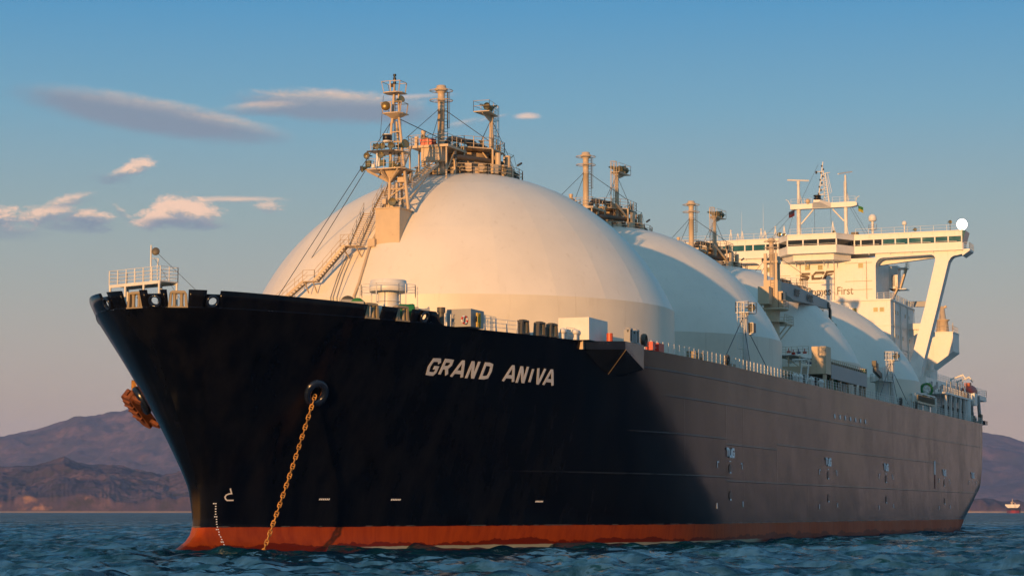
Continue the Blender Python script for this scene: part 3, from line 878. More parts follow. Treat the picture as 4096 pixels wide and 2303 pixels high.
mb.build('round_light', GREYB, pf)
mb = MB(); mb.tube(mp_ + Vector((0, 0, 2.8)), Vector((-56.2, -3.2, 20.4)), .018, n=4); mb.tube(mp_ + Vector((0, -.3, 1.9)), Vector((-56.6, -1.9, 19.6)), .015, n=4)
mb.build('stay_wire', WIRE, pf)
# big fairlead stool and bollards just behind the bulwark
mb = MB()
for x, y in ((-57.2, 1.6), (-56.9, -3.2)):
    mb.tube((x, y, 19.15), (x, y, 20.25), .26, n=12); mb.tube((x, y, 20.2), (x, y, 20.3), .34, n=12)
mb.build('bollard', BUFF, ship)

# hawse bolsters ---------------------------------------------------------------
def bolster(c, nn, up_, R_, r_, mtl, parent):
    mb = MB(); mm = frame(c, nn, up_)
    mb.lathe([(R_ + r_ * math.cos(a), r_ * math.sin(a)) for a in np.linspace(0, 2 * math.pi, 17)], 40, mm @ Matrix.Diagonal((1.18, 1, 1, 1)))
    o = mb.build('hawse_ring', mtl, parent)
    mb = MB(); mb.lathe([(R_ - r_ * .2, .05), (R_ * .7, -.25), (R_ * .42, -.5), (.001, -.55)], 28, mm @ Matrix.Diagonal((1.18, 1, 1, 1)))
    mb.build('hawse_pipe', MATS['anchor_rust'], o)
    return o
hp, hn = hull_point(-45.6, 13.15, .16)
bolster(hp, (hn + Vector((-.25, -.1, -.12))).normalized(), (-.3, 0, 1), .78, .30, NAVY, hull)
hs = Vector((-43.9, half(-43.9, 13.0) + .1, 13.0)); hsn = Vector((hn.x, -hn.y, hn.z))
bolster(hs + hsn * .25, (hsn + Vector((-.25, .1, -.12))).normalized(), (-.3, 0, 1), .80, .36, NAVY, hull)

# anchor chain, link by link -------------------------------------------------------
mb = MB(); L2, W2, rr2 = .20, .105, .052
prof = []
for a in np.linspace(0, math.pi, 7): prof.append((L2 / 2 + W2 * math.sin(a) , W2 * math.cos(a), 0))
for a in np.linspace(math.pi, 2 * math.pi, 7): prof.append((-L2 / 2 + W2 * math.sin(a), W2 * math.cos(a), 0))
mb.path([(x * 1.25, y * 1.3, 0) for x, y, z in prof], rr2, n=7, closed=True); mb.tube((0, -.14, 0), (0, .14, 0), .045, n=6)
LINK = mb.mesh('chain_link', RUSTY)
c0 = hp + Vector((.02, .10, -.12)); c1 = Vector((-49.85, -5.3, -.7))
chain = thing('anchor_chain', 'rusty orange chain running from the bow hawse ring down into the water', 'anchor chain', c1)
n_ = int((c1 - c0).length / .405)
pts = []
for i in range(n_ + 1):
    f = i / n_; p = c0.lerp(c1, f); p.z -= .35 * math.sin(math.pi * f) * .6; p.x += .1 * math.sin(math.pi * f); pts.append(p)
for i in range(n_):
    p = (pts[i] + pts[i + 1]) / 2; d = pts[i + 1] - pts[i]
    mm = frame(p, Vector((.3, -.95, .2)) if i % 2 else Vector((.95, .2, .3)), d)
    x_ = d.normalized(); z_ = (Vector((.35, -.93, 0)) if i % 2 else Vector((.93, .35, .1))); z_ = (z_ - x_ * z_.dot(x_)).normalized(); y_ = z_.cross(x_)
    tw = rng.normal(0, .18)
    m3 = Matrix((x_, y_, z_)).transposed().to_4x4(); m3 = m3 @ Matrix.Rotation(tw, 4, 'X'); m3.translation = p
    instm('chain_link', LINK, chain, m3)

# stowed starboard anchor ------------------------------------------------------------
anc = thing('anchor', 'rust brown anchor hauled up against its hawse ring at the bow', 'anchor', (-43, 9.7, 11))
top_, bot_ = Vector((-44.9, 10.0, 13.5)), Vector((-41.0, 10.0, 11.05))
ax = bot_ - top_; Lx = ax.length
za = Vector((-.55, .35, -.65)); za = (za - ax.normalized() * za.dot(ax.normalized())).normalized(); xa = ax.normalized(); ya = za.cross(xa)
mm = Matrix((xa, ya, za)).transposed().to_4x4(); mm.translation = top_ - za * .35
mb = MB()
W = .62
prof = [(0.0, -.25), (.15, -W + .1), (.5, -W), (Lx - .6, -W), (Lx - .15, -W + .12), (Lx, -.2), (Lx, .35), (Lx - .2, W - .05), (Lx - .7, W), (.45, W), (.1, W - .15)]
mb.prism([(x, y) for x, y in prof], .85, mm)
crown = mb.build('crown', ANCH, anc)
mb = MB()
for x0, w_ in ((.5, .55), (1.35, .35), (2.15, .45), (3.0, .5)):
    mb.box((x0, -.42, .85), (x0 + w_, .40, 1.02), mm)
for x0 in (1.15, 1.95, 2.8): mb.box((x0, -.55, .8), (x0 + .12, .5, 1.10), mm)
mb.box((-.12, -.18, .15), (.02, .12, .6), mm); mb.box((Lx - .02, -.15, .2), (Lx + .16, .1, .5), mm)
mb.build('rib', ANCH, anc)
mb = MB()
for sx_ in (.15, Lx - .95):
    mb.prism([(sx_, .5), (sx_ + .8, .5), (sx_ + .62, 1.5), (sx_ + .18, 1.5)], .3, mm @ Matrix.Translation((0, 0, .3)))
mb.build('fluke', ANCH, anc)
mb = MB(); sh = mm @ Vector((Lx / 2, 0, .3)); mb.beam(sh, hs + Vector((.4, -.9, .5)), .45, .45); mb.build('shank', ANCH, anc)
mb = MB(); top = mm @ Vector((.1, 0, .5)); mb.beam(top + Vector((.7, -.2, -.1)), top + Vector((.45, -.35, 1.25)), .42, .3); mb.build('chain_stub', RUSTY, anc)

# foredeck: mushroom ventilator, winches, deckhouse bits -----------------------------------
mb = MB(); M = Matrix.Translation((-30, -7.6, 0))
mb.lathe([(.95, 19.15), (.95, 23.0)], 32, M); 
mb.lathe([(.9, 22.92), (1.66, 22.86), (1.70, 22.9), (1.70, 23.62), (1.62, 23.68), (1.62, 23.86), (1.58, 23.92), (.001, 24.0)], 40, M)
mb.lathe([(1.05, 22.0), (1.0, 22.06), (.95, 22.06)], 32, M)
mv = mb.build('mushroom_ventilator', WHITE, ship)
mb = MB()
rails(mb, [(-30 + 2.6 * math.cos(a), -7.6 + 2.6 * math.sin(a), 22.45) for a in np.linspace(0, 2 * math.pi, 9)[:-1]], 1.0, 2, 3, .02, .03, closed=True)
for a in np.linspace(0, 2 * math.pi, 7)[:-1]: mb.tube((-30 + 2.6 * math.cos(a), -7.6 + 2.6 * math.sin(a), 19.2), (-30 + 2.6 * math.cos(a), -7.6 + 2.6 * math.sin(a), 23.4), .05, n=6)
mb.build('handrail', WHITE, mv)
def winch(name, loc, rz, label, m_body, cover=False, group=None):
    r = thing(name, label, 'winch', loc, group or 'mooring winches on the foredeck')
    M = Matrix.Translation(Vector(loc)) @ Matrix.Rotation(rz, 4, 'Z')
    mb = MB(); mb.box((-1.5, -.7, 0), (1.5, .7, .25), M); mb.box((-1.5, -.55, .25), (-1.2, .55, 1.25), M); mb.box((.15, -.55, .25), (.45, .55, 1.3), M)
    mb.build('frame', GREYP, r)
    mb = MB(); Y = M @ Matrix.Translation((0, 0, .95)) @ Matrix.Rotation(math.pi / 2, 4, 'Y')
    if cover:
        mb.lathe([(.001, -1.2), (.55, -1.2), (.64, -1.1), (.62, -.5), (.66, .0), (.60, .14), (.001, .14)], 14, Y)
    else:
        mb.lathe([(.001, -1.2), (.65, -1.2), (.65, -1.1), (.32, -1.08), (.32, .02), (.65, .04), (.65, .14), (.001, .14)], 18, Y)
    mb.build('drum', m_body, r)
    mb = MB(); mb.lathe([(.001, .45), (.30, .45), (.26, .6), (.24, .95), (.30, 1.2), (.42, 1.32), (.42, 1.40), (.001, 1.40)], 18, Y)
    mb.build('warping_head', GREYP, r)
    return r
winch('mooring_winch', (-38.3, -13.6, 19.3), R(-62), 'green covered winch beside the round chock at the end of the bulwark', GREENP, True)
winch('mooring_winch', (-44.0, -11.2, 19.3), R(20), 'green covered winch right behind the paired roller fairleads near the white ventilator', GREENP, True)
winch('mooring_winch', (-39.3, -8.0, 20.0), R(25), 'dark brown winch in front of the stairs on the first dome', GREYB)
# small white locker between the fairleads
mb2 = MB(); mb2.cbox((-42.6, -12.3, 19.9), (.9, 1.1, 1.25), R(15)); l_ = mb2.build('deck_locker', WHITE, None); tag(l_, 'small white locker between the two roller fairleads below the white ventilator', 'locker')
# brown deck house + yellow post + breather near the rail gap
mb = MB(); mb.box((-34.6, -17.4, 19.17), (-31.6, -15.2, 20.7)); dh = mb.build('fore_store', MATS['grey_paint'], ship)
mb = MB(); mb.tube((-35.9, -15.2, 19.15), (-35.9, -15.2, 20.5), .26, n=12); mb.tube((-35.9, -15.2, 20.3), (-35.9, -15.2, 20.75), .36, n=12); mb.build('air_vent', GREYB, ship)
mb = MB(); mb.box((-33.9, -17.75, 19.17), (-33.7, -17.6, 20.4)); mb.box((-33.3, -17.75, 19.17), (-33.1, -17.6, 20.4)); mb.box((-33.9, -17.7, 19.6), (-33.1, -17.6, 20.1)); mb.build('yellow_frame', YELLOW, ship)
lr = thing('life_ring', 'red and white life ring hung on the rail before the first dome', 'life ring', (-34.9, -17.0, 19.6))
Mr = frame((-34.9, -16.95, 19.72), (-.5, -.86, 0), (0, 0, 1))
for k in range(8):
    mb = MB(); mb.lathe([(.30 + .08 * math.cos(a), .08 * math.sin(a)) for a in np.linspace(0, 2 * math.pi, 9)], 5, Mr @ Matrix.Rotation(k * math.pi / 4, 4, 'Z'), ang=math.pi / 4)
    mb.build('ring_segment', REDP if k % 2 else WHITE, lr)
# white deckhouse by the first dome
mb = MB(); mb.box((-17.2, -22.1, 19.17), (-11.8, -19.1, 21.25)); wh = mb.build('deckhouse', WHITE, ship)
mb = MB()
for x, y in ((-19.3, -20.3), (-17.8, -21.0)):
    mb.tube((x, y, 19.15), (x, y, 19.7), .16, n=10); mb.sphere((x, y, 19.85), .30, 10, 6); mb.tube((x + .2, y, 19.8), (x + .45, y - .2, 19.8), .14, n=8)
mb.build('deck_valve', WHITE, ship)
mb = MB(); mb.tube((-13.6, -22.9, 19.15), (-13.6, -22.9, 20.0), .30, n=12); o = mb.build('orange_drum', ORANGE, None); tag(o, 'orange drum standing beside the white deckhouse near the hull side platform', 'drum')
mb = MB(); mb.tube((-21.2, -19.3, 19.15), (-21.2, -19.3, 20.05), .30, n=12); mb.tube((-19.6, -18.9, 19.15), (-19.6, -18.9, 20.1), .33, n=12); mb.build('bollard', GREYB, ship)
mb = MB(); mb.box((-20.5, -18.2, 19.17), (-18.2, -17.2, 19.75)); mb.build('deck_box', WHITE, ship)
for i, (x, lab) in enumerate(((-2.3, 'narrow red fire box by the rail, nearest the ring chock'), (.2, 'wide red fire box by the rail behind the narrow one'))):
    mb = MB(); mb.box((x - (.35 if i == 0 else .9), -23.7, 19.17), (x + (.35 if i == 0 else .9), -22.9, 20.0)); o = mb.build('fire_box', REDP, None); tag(o, lab, 'fire box', 'red fire boxes along the rail')

# deck edge railing, both sides -----------------------------------------------------------
mb = MB(); mb.box((-.05, -.035, 0), (.05, .035, 1.08)); mb.prism([(-.05, 0), (.22, 0), (.05, .5), (-.05, .5)], .03, Matrix.Rotation(math.pi / 2, 4, 'X')); POST = mb.mesh('rail_post', WHITE)
def edge(x, sgn=-1, ins=.16):
    return Vector((x, sgn * (min(half(x, 19.15), 24.5) - ins), 19.15))
for sgn in (-1, 1):
    gaps = [(-26.1, -19.9), (-16.4, -6.6)] if sgn < 0 else []
    xs = []; x = -35.2
    while x < 195: xs.append(x); x += 1.5 if x < -8 else 1.55
    runs = [[]]
    for x in xs:
        if any(a < x < b_ for a, b_ in gaps):
            if runs[-1]: runs.append([])
        else: runs[-1].append(x)
    mb = MB()
    for r_ in runs:
        rails(mb, [edge(x, sgn) for x in r_], 1.08, 3, 9, .02, .03, posts=False)
    hr = mb.build('handrail', WHITE, ship)
    for r_ in runs:
        for x in r_: inst('rail_post', POST, hr, edge(x, sgn) - Vector((0, 0, .02)))

# ---------------------------------------------------------------- gear on top of each tank
dome_z = lambda x, y, cx: TZ + math.sqrt(max(0.0, TR ** 2 - (x - cx) ** 2 - y ** 2))
def vent_mast(X, parent):
    mb = MB(); M = Matrix.Translation((X, 0, 0))
    mb.lathe([(.001, 38.2), (.46, 38.2), (.46, 39.0), (.365, 39.05), (.365, 44.88), (.43, 44.89), (.43, 44.97), (.365, 44.98), (.365, 46.0), (.43, 46.01), (.43, 46.1), (.365, 46.12),
              (.365, 46.75), (.62, 47.0), (.655, 47.1), (.64, 47.2), (.52, 47.3), (.50, 47.5), (.40, 47.56), (.001, 47.52)], 28, M)
    mb.lathe([(.66, 47.08), (.70, 47.1), (.70, 47.2), (.66, 47.22)], 28, M)
    v = mb.build('vent_mast', CREAM, parent)
    for z in (47.0, 45.97):
        mb = MB(); mb.path([(X + 1.2 * math.cos(a), 1.2 * math.sin(a), z) for a in np.linspace(0, 2 * math.pi, 29)[:-1]], .04, n=5, closed=True)
        for a in np.linspace(0, 2 * math.pi, 7)[:-1]: mb.tube((X + .36 * math.cos(a), .36 * math.sin(a), z), (X + 1.2 * math.cos(a), 1.2 * math.sin(a), z), .025, n=4)
        mb.build('guard_ring', CREAM, v)
    mb = MB(); ladder(mb, (X + .30, -.40, 39.2), (X + .30, -.40, 46.9), .4, (.4, -.9, 0), .35, .03)
    for dx, dy in ((.15, -.62), (.45, -.75), (.55, -.55)):
        mb.tube((X + dx, dy, 43.1), (X + dx, dy, 46.9), .028, n=5)
    mb.tube((X + .15, -.62, 43.1), (X + .45, -.75, 43.1), .03, n=4)
    mb.build('ladder', GREYB, v)
    mb = MB()
    for a in (160, 280, 40):
        e_ = Vector((X + 5.5 * math.cos(R(a)), 5.0 * math.sin(R(a)), 41.6 if a != 160 else 41.3))
        mb.tube((X + .36 * math.cos(R(a)), .36 * math.sin(R(a)), 45.0), e_, .035, n=4, cap=False)
    mb.build('guy_wire', WIRE, v)
    return v
def light_mast(X, Y, parent, aft, k):
    mb = MB(); zb = dome_z(X, Y, 6.5 + 46 * k)
    mb.lathe([(.001, zb), (.34, zb), (.28, zb + .4), (.27, 43.4), (.22, 43.6), (.21, 45.1), (.36, 45.5), (.001, 45.52)], 18, Matrix.Translation((X, Y, 0)))
    lm = mb.build('light_mast', CREAM, parent)
    sg = 1 if aft else -1
    # light platform
    mb = MB(); x1 = X + sg * 2.9
    mb.prism([(X - sg * .7, Y - .5), (X - sg * .7, Y + .6), (x1, Y + .9), (x1, Y - .9)][::sg], .10, Matrix.Translation((0, 0, 45.5)))
    mb.prism([(0, 0), (2.6 * sg, .0), (2.6 * sg, -.12), (.25 * sg, -.75)], .08, Matrix.Translation((X, Y + .04, 45.5)) @ Matrix.Rotation(math.pi / 2, 4, 'X'))
    mb.build('light_platform', CREAM, lm)
    mb = MB(); rails(mb, [(X - sg * .6, Y - .5, 45.6), (x1, Y - .9, 45.6), (x1, Y + .9, 45.6), (X - sg * .6, Y + .6, 45.6)], 1.1, 2, 1.5, .025, .03)
    mb.build('handrail', CREAM, lm)
    for i, f in enumerate((.15, .5, .85) if aft else (.45, .95)):
        lamp(lm, (X + sg * 2.7 * f + .1, Y - .35, 46.15), (-.5 - .3 * i, -.9, -.35) if i % 2 else (-.9, .2 - .4 * i, -.45), 1.15)
        if aft: lamp(lm, (X + sg * 2.7 * f + .1, Y + .45, 46.15), (.7, -.6, -.3), 1.1)
    mb = MB(); q = -1 if aft else 1
    ladder(mb, (X + q * .7, Y, zb + .2), (X + q * .7, Y, 46.8), .45, (.3, -1, 0), .35)
    for dx, dy in ((1.1, -.3), (1.1, .35), (1.55, -.25), (1.55, .3), (1.35, 0)): mb.tube((X + q * dx, Y + dy, 41.0), (X + q * dx, Y + dy, 46.8), .03, n=5)
    for z in (42, 43.5, 45.2, 46.8): mb.path([(X + q * .9, Y - .3, z), (X + q * 1.55, Y - .25, z), (X + q * 1.55, Y + .3, z), (X + q * .9, Y + .35, z)], .022, n=4, closed=True)
    mb.build('ladder_cage', CREAM if aft else GREYP, lm)
    mb = MB(); mb.tube((X - 1.4, Y - .3, zb + 2.6), (X + 2.2, Y - 1.7, dome_z(X + 2.2, Y - 1.7, 6.5 + 46 * k)), .16, n=8)
    mb.build('brace', CREAM, lm)
    mb = MB()
    for p in ((X - 2.9, Y, 42.3), (X + 3.2, Y - 1.5, zb + 1), (X + .6, Y + 3, zb + 1)): mb.tube((X, Y, 45.2), p, .03, n=4, cap=False)
    mb.build('guy_wire', WIRE, lm)
    return lm
def valve(mb, p, s=1.0, rz=0):
    x, y, z = p
    mb.tube((x, y, z), (x, y, z + .55 * s), .10 * s, n=7); mb.tube((x - .18 * s, y, z + .12 * s), (x + .18 * s, y, z + .12 * s), .16 * s, n=8)
    mb.tube((x, y, z + .55 * s), (x, y, z + .60 * s), .24 * s, n=9); mb.cbox((x + .1 * s, y, z + .35 * s), (.3 * s, .25 * s, .25 * s))
for k in range(4):
    cx = 6.5 + 46 * k; X = 46 * k
    sk = tank_parts[k]
    zt = dome_z(cx + 3, 0, cx)
    r_ = random.Random(11)
    # central trunk and working platform
    mb = MB(); M = Matrix.Translation((cx, 0, 0))
    mb.lathe([(4.6, 38.2), (4.6, 39.25), (4.45, 39.3), (2.6, 39.3), (2.6, 41.1), (.001, 41.15)], 40, M)
    tp = mb.build('tank_trunk', MATS['cream_paint'], ship)
    mb = MB()
    oc = [(cx + 4.4 * math.cos(a + .39), 4.2 * math.sin(a + .39)) for a in np.linspace(0, 2 * math.pi, 9)[:-1]]
    mb.prism(oc, .12, Matrix.Translation((0, 0, 41.35)))
    mb.box((cx - 8.6, -1.6, 40.9), (cx - 3.6, 2.9, 41.0)) ; mb.box((cx - 8.6, -1.7, 40.75), (cx - 3.6, -1.6, 41.0)); mb.box((cx - 8.7, -1.7, 40.75), (cx - 8.6, 2.9, 41.0))
    mb.build('work_platform', MATS['cream_paint'], tp)
    mb = MB()
    for x, y in oc[::1]:
        mb.tube((x, y, dome_z(x, y, cx) - .05), (x, y, 41.35), .12, n=6)
        mb.beam((x, y, 39.6), (cx + (x - cx) * .62, y * .62, 41.3), .12)
    for x, y in ((cx - 8.4, 2.7), (cx - 8.4, -1.4), (cx - 6, 2.7), (cx - 6, -1.4), (cx - 3.8, 2.6)):
        mb.tube((x, y, dome_z(x, y, cx) - .1), (x, y, 40.9), .10, n=6)
    mb.beam((cx - 8.4, -1.4, 38.2), (cx - 6, -1.4, 40.8), .1); mb.beam((cx - 6, -1.4, 38.6), (cx - 3.8, -1.4, 40.8), .1)
    build_split(mb, 'platform_leg', MATS['cream_paint'], tp)
    mb = MB(); rails(mb, [(x, y, 41.47) for x, y in oc], 1.1, 3, 1.3, .025, .05, closed=True)
    if k < 3: rails(mb, [(cx - 3.6, -1.6, 41), (cx - 8.6, -1.6, 41), (cx - 8.6, 2.8, 41), (cx - 3.6, 2.8, 41)], 1.1, 3, 1.2, .025, .04)
    rails(mb, [(cx + 6.2 * math.cos(a), 6.2 * math.sin(a), dome_z(cx + 6.2, 0, cx)) for a in np.linspace(0, 2 * math.pi, 25)[:-1]], 1.1, 3, 2, .03, .05, closed=True)
    rails(mb, [(cx + r2 * math.cos(R(-25)), r2 * math.sin(R(-25)), dome_z(cx + r2, 0, cx)) for r2 in (6.3, 7.6, 9.0, 10.4)], 1.1, 2, 1.4, .025, .04)
    mb.build('handrail', CREAM, tp)
    # pipes
    mb = MB()
    mb.path([(X + .3, -.2, 41.2), (X + 1.0, -.6, 42.05), (X + 2.2, -1.0, 42.15), (X + 5.2, -1.6, 42.15), (X + 6.2, -1.6, 41.8), (X + 6.4, -1.6, 41.2)], .30, n=10)
    mb.path([(X + .2, -1.2, 40.05), (X + 4.0, -3.2, 40.1), (X + 6.8, -4.1, 40.1), (X + 9.4, -3.4, 40.0), (X + 10.6, -2.2, 39.5)], .28, n=10)
    mb.path([(X - 2, 1.2, 41.9), (X + 3, 2.2, 42.0), (X + 9, 2.4, 42.0), (X + 11, 1.0, 41)], .26, n=9)
    mb.path([(X + 5, -1, 41.6), (X + 9, -.4, 42.1), (X + 12.0, .2, 41.2), (X + 13.5, .2, 38.4)], .22, n=8)
    mb.path([(X + 7.5, -3.6, 39.6), (X + 10.5, -4.4, 39.1), (X + 13, -4.6, 38.0)], .2, n=8)
    build_split(mb, 'cargo_pipe', PIPE, tp)
    mb = MB()
    for i in range(26 if k < 3 else 7):
        a = r_.uniform(0, 6.28); q = r_.uniform(.8, 3.9); valve(mb, (cx + q * math.cos(a), q * math.sin(a), 41.5 + r_.choice((0, 0, .35))), r_.uniform(.8, 1.5))
    for i in range(26):
        a = r_.uniform(2.4, 6.6); q = r_.uniform(4.7, 5.8); valve(mb, (cx + q * math.cos(a), q * math.sin(a), 38.6), r_.uniform(.9, 1.5))
    for i in range(14):
        a = r_.uniform(-1.5, .4); q = r_.uniform(4.9, 6.6); p = Vector((cx + q * math.cos(a), q * math.sin(a), 39 + r_.uniform(0, 1.6)))
        mb.tube(p, p + Vector((r_.uniform(-1, 1), r_.uniform(-1, 1), r_.uniform(-.6, .6))), r_.uniform(.05, .13), n=6)
    mb.build('valve_gear', MATS['dark_gear_paint'], tp)
    mb = MB()
    for i in range(9):
        a = 3.3 + i * .3; mb.cbox((cx + 5.0 * math.cos(a), 5.0 * math.sin(a), 39.1), (.5, .7, r_.uniform(.7, 1.4)), a)
    for a in (4.35, 4.8): mb.tube((cx + 4.8 * math.cos(a), 4.8 * math.sin(a), 39), (cx + 4.8 * math.cos(a), 4.8 * math.sin(a), 40.9), .3, n=10)
    for i in range(6): mb.cbox((X - 1.8 + i * .9, 2.0 - i * .5, 41.5), (.4, .3, r_.uniform(.5, 1.1)))
    mb.box((X - 2.0, -.9, 39.4), (X - .7, 1.4, 40.85))
    build_split(mb, 'equipment_box', MATS['cream_paint'], tp)
    mb = MB(); mb.tube((X - .6, 1.75, 39.0), (X - .6, 1.75, 42.75), .20, n=12); mb.tube((X - .6, 1.75, 42.5), (X - .6, 1.75, 42.8), .26, n=12); mb.build('small_vent', CREAM, tp)
    tp.matrix_basis = Matrix.Translation((0, 0, (0, -.45, -.45, -1.3)[k])); WM[tp] = I4.copy()
    if k == 3: vent_mast(X, ship); continue
    mb = MB(); mb.tube((X + 9.2, -3.2, 40.2), (X + 13.2, -3.0, 42.0), .06, n=6); mb.tube((X + 13.2, -3.0, 42.1), (X + 14.0, -3.4, 39.4), .02, n=4); mb.tube((X + 13.2, -3, 42.0), (X + 8, -2.6, 42.2), .02, n=4)
    mb.build('hose_davit', CREAM, tp)
    if k == 0:
        mb = MB(); mb.prism([(-.55, 0), (.55, 0), (.75, 1.15), (-.75, 1.15)], 1.0, frame((-.9, .95, 40.55), (-1, -.1, 0), (0, -1, 0))); mb.build('red_container', REDP, tp)
        mb = MB(); mb.tube((.5, -1.3, 37.5), (.5, -1.3, 40.0), .10, n=8); mb.sphere((.5, -1.3, 39.9), .28, 10, 6); mb.build('sensor_post', CREAM, tp)
    vent_mast(X, ship)
    if k < 3: light_mast((7.9, 50.6, 95.4)[k], -2.5, ship, k > 0, k)

# ---------------------------------------------------------------- forward mast on the first dome
mb = MB(); mb.box((-12.55, -.9, 29.2), (-8.9, 1.7, 33.05)); mb.box((-12.65, -1.0, 33.05), (-8.8, 1.8, 33.15))
base_box = mb.build('mast_base', MATS['cream_paint'], ship)
mb = MB()
mb.tube((-11, .95, 33.1), (-11, .72, 41.9), .17, .13, 10)
mb.tube((-11, -1.15, 33.1), (-11, -.1, 42.3), .17, .13, 10)
mb.tube((-9.2, .2, 33.1), (-10.6, .35, 42.0), .15, .11, 10)
mb.tube((-11, .65, 41.8), (-11, .45, 45.0), .15, .12, 10); mb.tube((-11, -.1, 42.2), (-11, -.05, 44.9), .11, n=8)
mb.tube((-11, .42, 44.8), (-11, .42, 46.2), .12, .10, 10)
for z, a_, b_ in ((34.2, .93, -1.05), (35.2, .9, -.95), (39.9, .78, -.35), (40.9, .74, -.25)):
    mb.tube((-11, a_, z), (-11, b_, z), .07, n=6)
for z in (33.3, 34.4):
    mb.tube((-11, .95, z), (-11, -1.0, z + 1.2), .07, n=6); mb.tube((-11, -1.1, z), (-9.4, .2, z + 1.0), .07, n=6)
fm = mb.build('fore_mast', MATS['cream_paint'], ship)
mb = MB()
for z, y0, y1, x0, x1 in ((37.05, -1.2, 3.05, -12.3, -9.4), (38.85, -.75, 2.6, -12.0, -9.6), (42.65, -.75, 1.35, -12.0, -10.1), (44.75, -.6, 1.35, -11.9, -10.2)):
    mb.prism([(x0, y0 + .4), (x0 + .5, y0), (x1, y0), (x1, y1 - .3), (x1 - .5, y1), (x0 + .2, y1), (x0, y1 - .4)][::1], .10, Matrix.Translation((0, 0, z)))
mb.gid += 1; mb.add([(-11.5, 2.0, 37.05), (-11.5, -.5, 37.05), (-10, -.5, 37.05), (-10, 2.0, 37.05), (-11.1, 1.0, 36.15), (-10.8, .7, 36.15)], [(0, 1, 4), (1, 2, 5, 4), (2, 3, 5), (3, 0, 4, 5)])
for q in ((-12.2, 2.8, 36.98), (-12.2, 1.3, 36.98), (-12.2, -.5, 36.98), (-9.6, 2.6, 36.98), (-9.6, -.7, 36.98)): mb.beam(q, (-11, .9, 35.9), .09, .22)
mb.gid += 1; mb.add([(-11.9, 1.2, 42.65), (-11.9, -.6, 42.65), (-10.2, -.6, 42.65), (-10.2, 1.2, 42.65), (-11, .6, 42.2), (-10.8, .1, 42.2)], [(0, 1, 4), (1, 2, 5, 4), (2, 3, 5), (3, 0, 4, 5)])
mb.beam((-9.6, -.9, 37.0), (-10.2, -.95, 36.0), .15, .5)
mb.build('mast_platform', MATS['cream_paint'], fm)
mb = MB()
for z, y0, y1, o in ((44.85, -.45, 1.2, .16), (42.75, -.6, 1.25, .14)):
    top = []
    for y, x in ((y0, -11.9), ((y0 + y1) / 2, -12.05), (y1, -11.9), (y1, -10.3), (y0, -10.3)):
        dy = (y - (y0 + y1) / 2) * .22
        mb.beam((x, y, z), (x - .12, y + dy, z + 1.0), .10, .05); top.append((x - .12, y + dy, z + 1.0))
    mb.path(top, .035, n=5, closed=True)
rails(mb, [(-12.2, -.9, 37.15), (-12.2, 2.9, 37.15), (-9.6, 2.9, 37.15)], 1.0, 2, .9, .02, .035)
rails(mb, [(-12.0, -.5, 38.95), (-12.0, 2.5, 38.95)], .9, 2, .8, .02, .03)
mb.build('handrail', CREAM, fm)
mb = MB(); ladder(mb, (-10.6, .3, 33.2), (-10.6, .3, 44.7), .4, (0, 1, 0), .33, .03); cage(mb, (-10.5, .3, 38), (-10.5, .3, 42.2), .38); mb.build('ladder', GREYB, fm)
for p, a_, s in (((-12.3, 2.75, 38.45), (-1, -.1, -.1), .95), ((-12.3, 1.25, 38.45), (-1, -.25, 0), .95), ((-12.2, 3.25, 37.2), (-.7, .6, -.3), .95), ((-12.0, .0, 37.3), (-1, -.3, -.2), .95),
               ((-12.0, -.55, 37.25), (-.6, -.9, -.1), .8), ((-12.1, 1.7, 39.35), (-1, .3, 0), .95), ((-12.1, 1.2, 39.35), (-1, -.1, 0), .95), ((-12.1, .25, 39.35), (-1, -.3, 0), .95),
               ((-11.9, 2.1, 39.4), (-.6, .8, 0), .95), ((-11.6, -.95, 39.5), (-.6, -1, .25), 1.3), ((-11.4, -.45, 44.05), (-.5, -.9, .3), 1.05)):
    lamp(fm, p, a_, s)
mb = MB()
for p in ((-12.0, 2.75, 37.7), (-12.0, 1.2, 37.7), (-12.0, .2, 37.5)): mb.cbox(p, (.3, .55, .6))
build_split(mb, 'lamp_ballast', LAMPG, fm)
mb = MB(); mb.cbox((-12.1, 2.15, 37.4), (.3, .3, .35)); mb.cbox((-12.1, 1.6, 38.0), (.35, .35, 1.3)); mb.build('white_box', WHITE, fm)
mb = MB(); mm = frame((-12.1, .85, 43.35), (-1, -.35, 0), (0, 0, 1)); mb.lathe([(.001, -.2), (.3, -.2), (.44, -.05), (.46, .12), (.44, .15), (.001, .16)], 24, mm); mb.build('signal_light', mat('brass_mesh', (0.22, 0.15, 0.05), .4, metal=.5), fm)
mb = MB(); mb.box((-12.45, -.15, 38.78), (-12.25, 2.75, 38.93)); mb.build('radar_scanner', BLACK, fm)
mb = MB(); M = Matrix.Translation((-11.6, .95, 0)); mb.lathe([(.001, 40.0), (.38, 40.0), (.42, 40.05), (.42, 40.45), (.38, 40.5), (.001, 40.5)], 20, M); mb.build('horn_drum', BLACK, fm)
mb = MB(); mb.lathe([(.001, 39.8), (.50, 39.8), (.42, 39.98), (.001, 39.99)], 20, M); mb.lathe([(.001, 40.52), (.48, 40.52), (.48, 40.6), (.001, 40.64)], 20, M); build_split(mb, 'drum_cap', WHITE, fm)
mb = MB()
for z in (45.75, 46.15, 46.5): mb.tube((-11, .4, z), (-11, .4, z + .22), .16, n=10)
mb.cbox((-11.1, .62, 45.6), (.2, .25, .35)); mb.tube((-11, .42, 46.2), (-11, .42, 46.75), .08, n=8); mb.build('mast_light', BLACK, fm)
mb = MB()
mb.tube((-11, .8, 41.9), (-30, 6, 19.3), .04, n=4, cap=False)
mb.tube((-12.2, 3.0, 37.0), (-10.8, 9.5, dome_z(-10.8, 9.5, 6.5)), .04, n=4, cap=False)
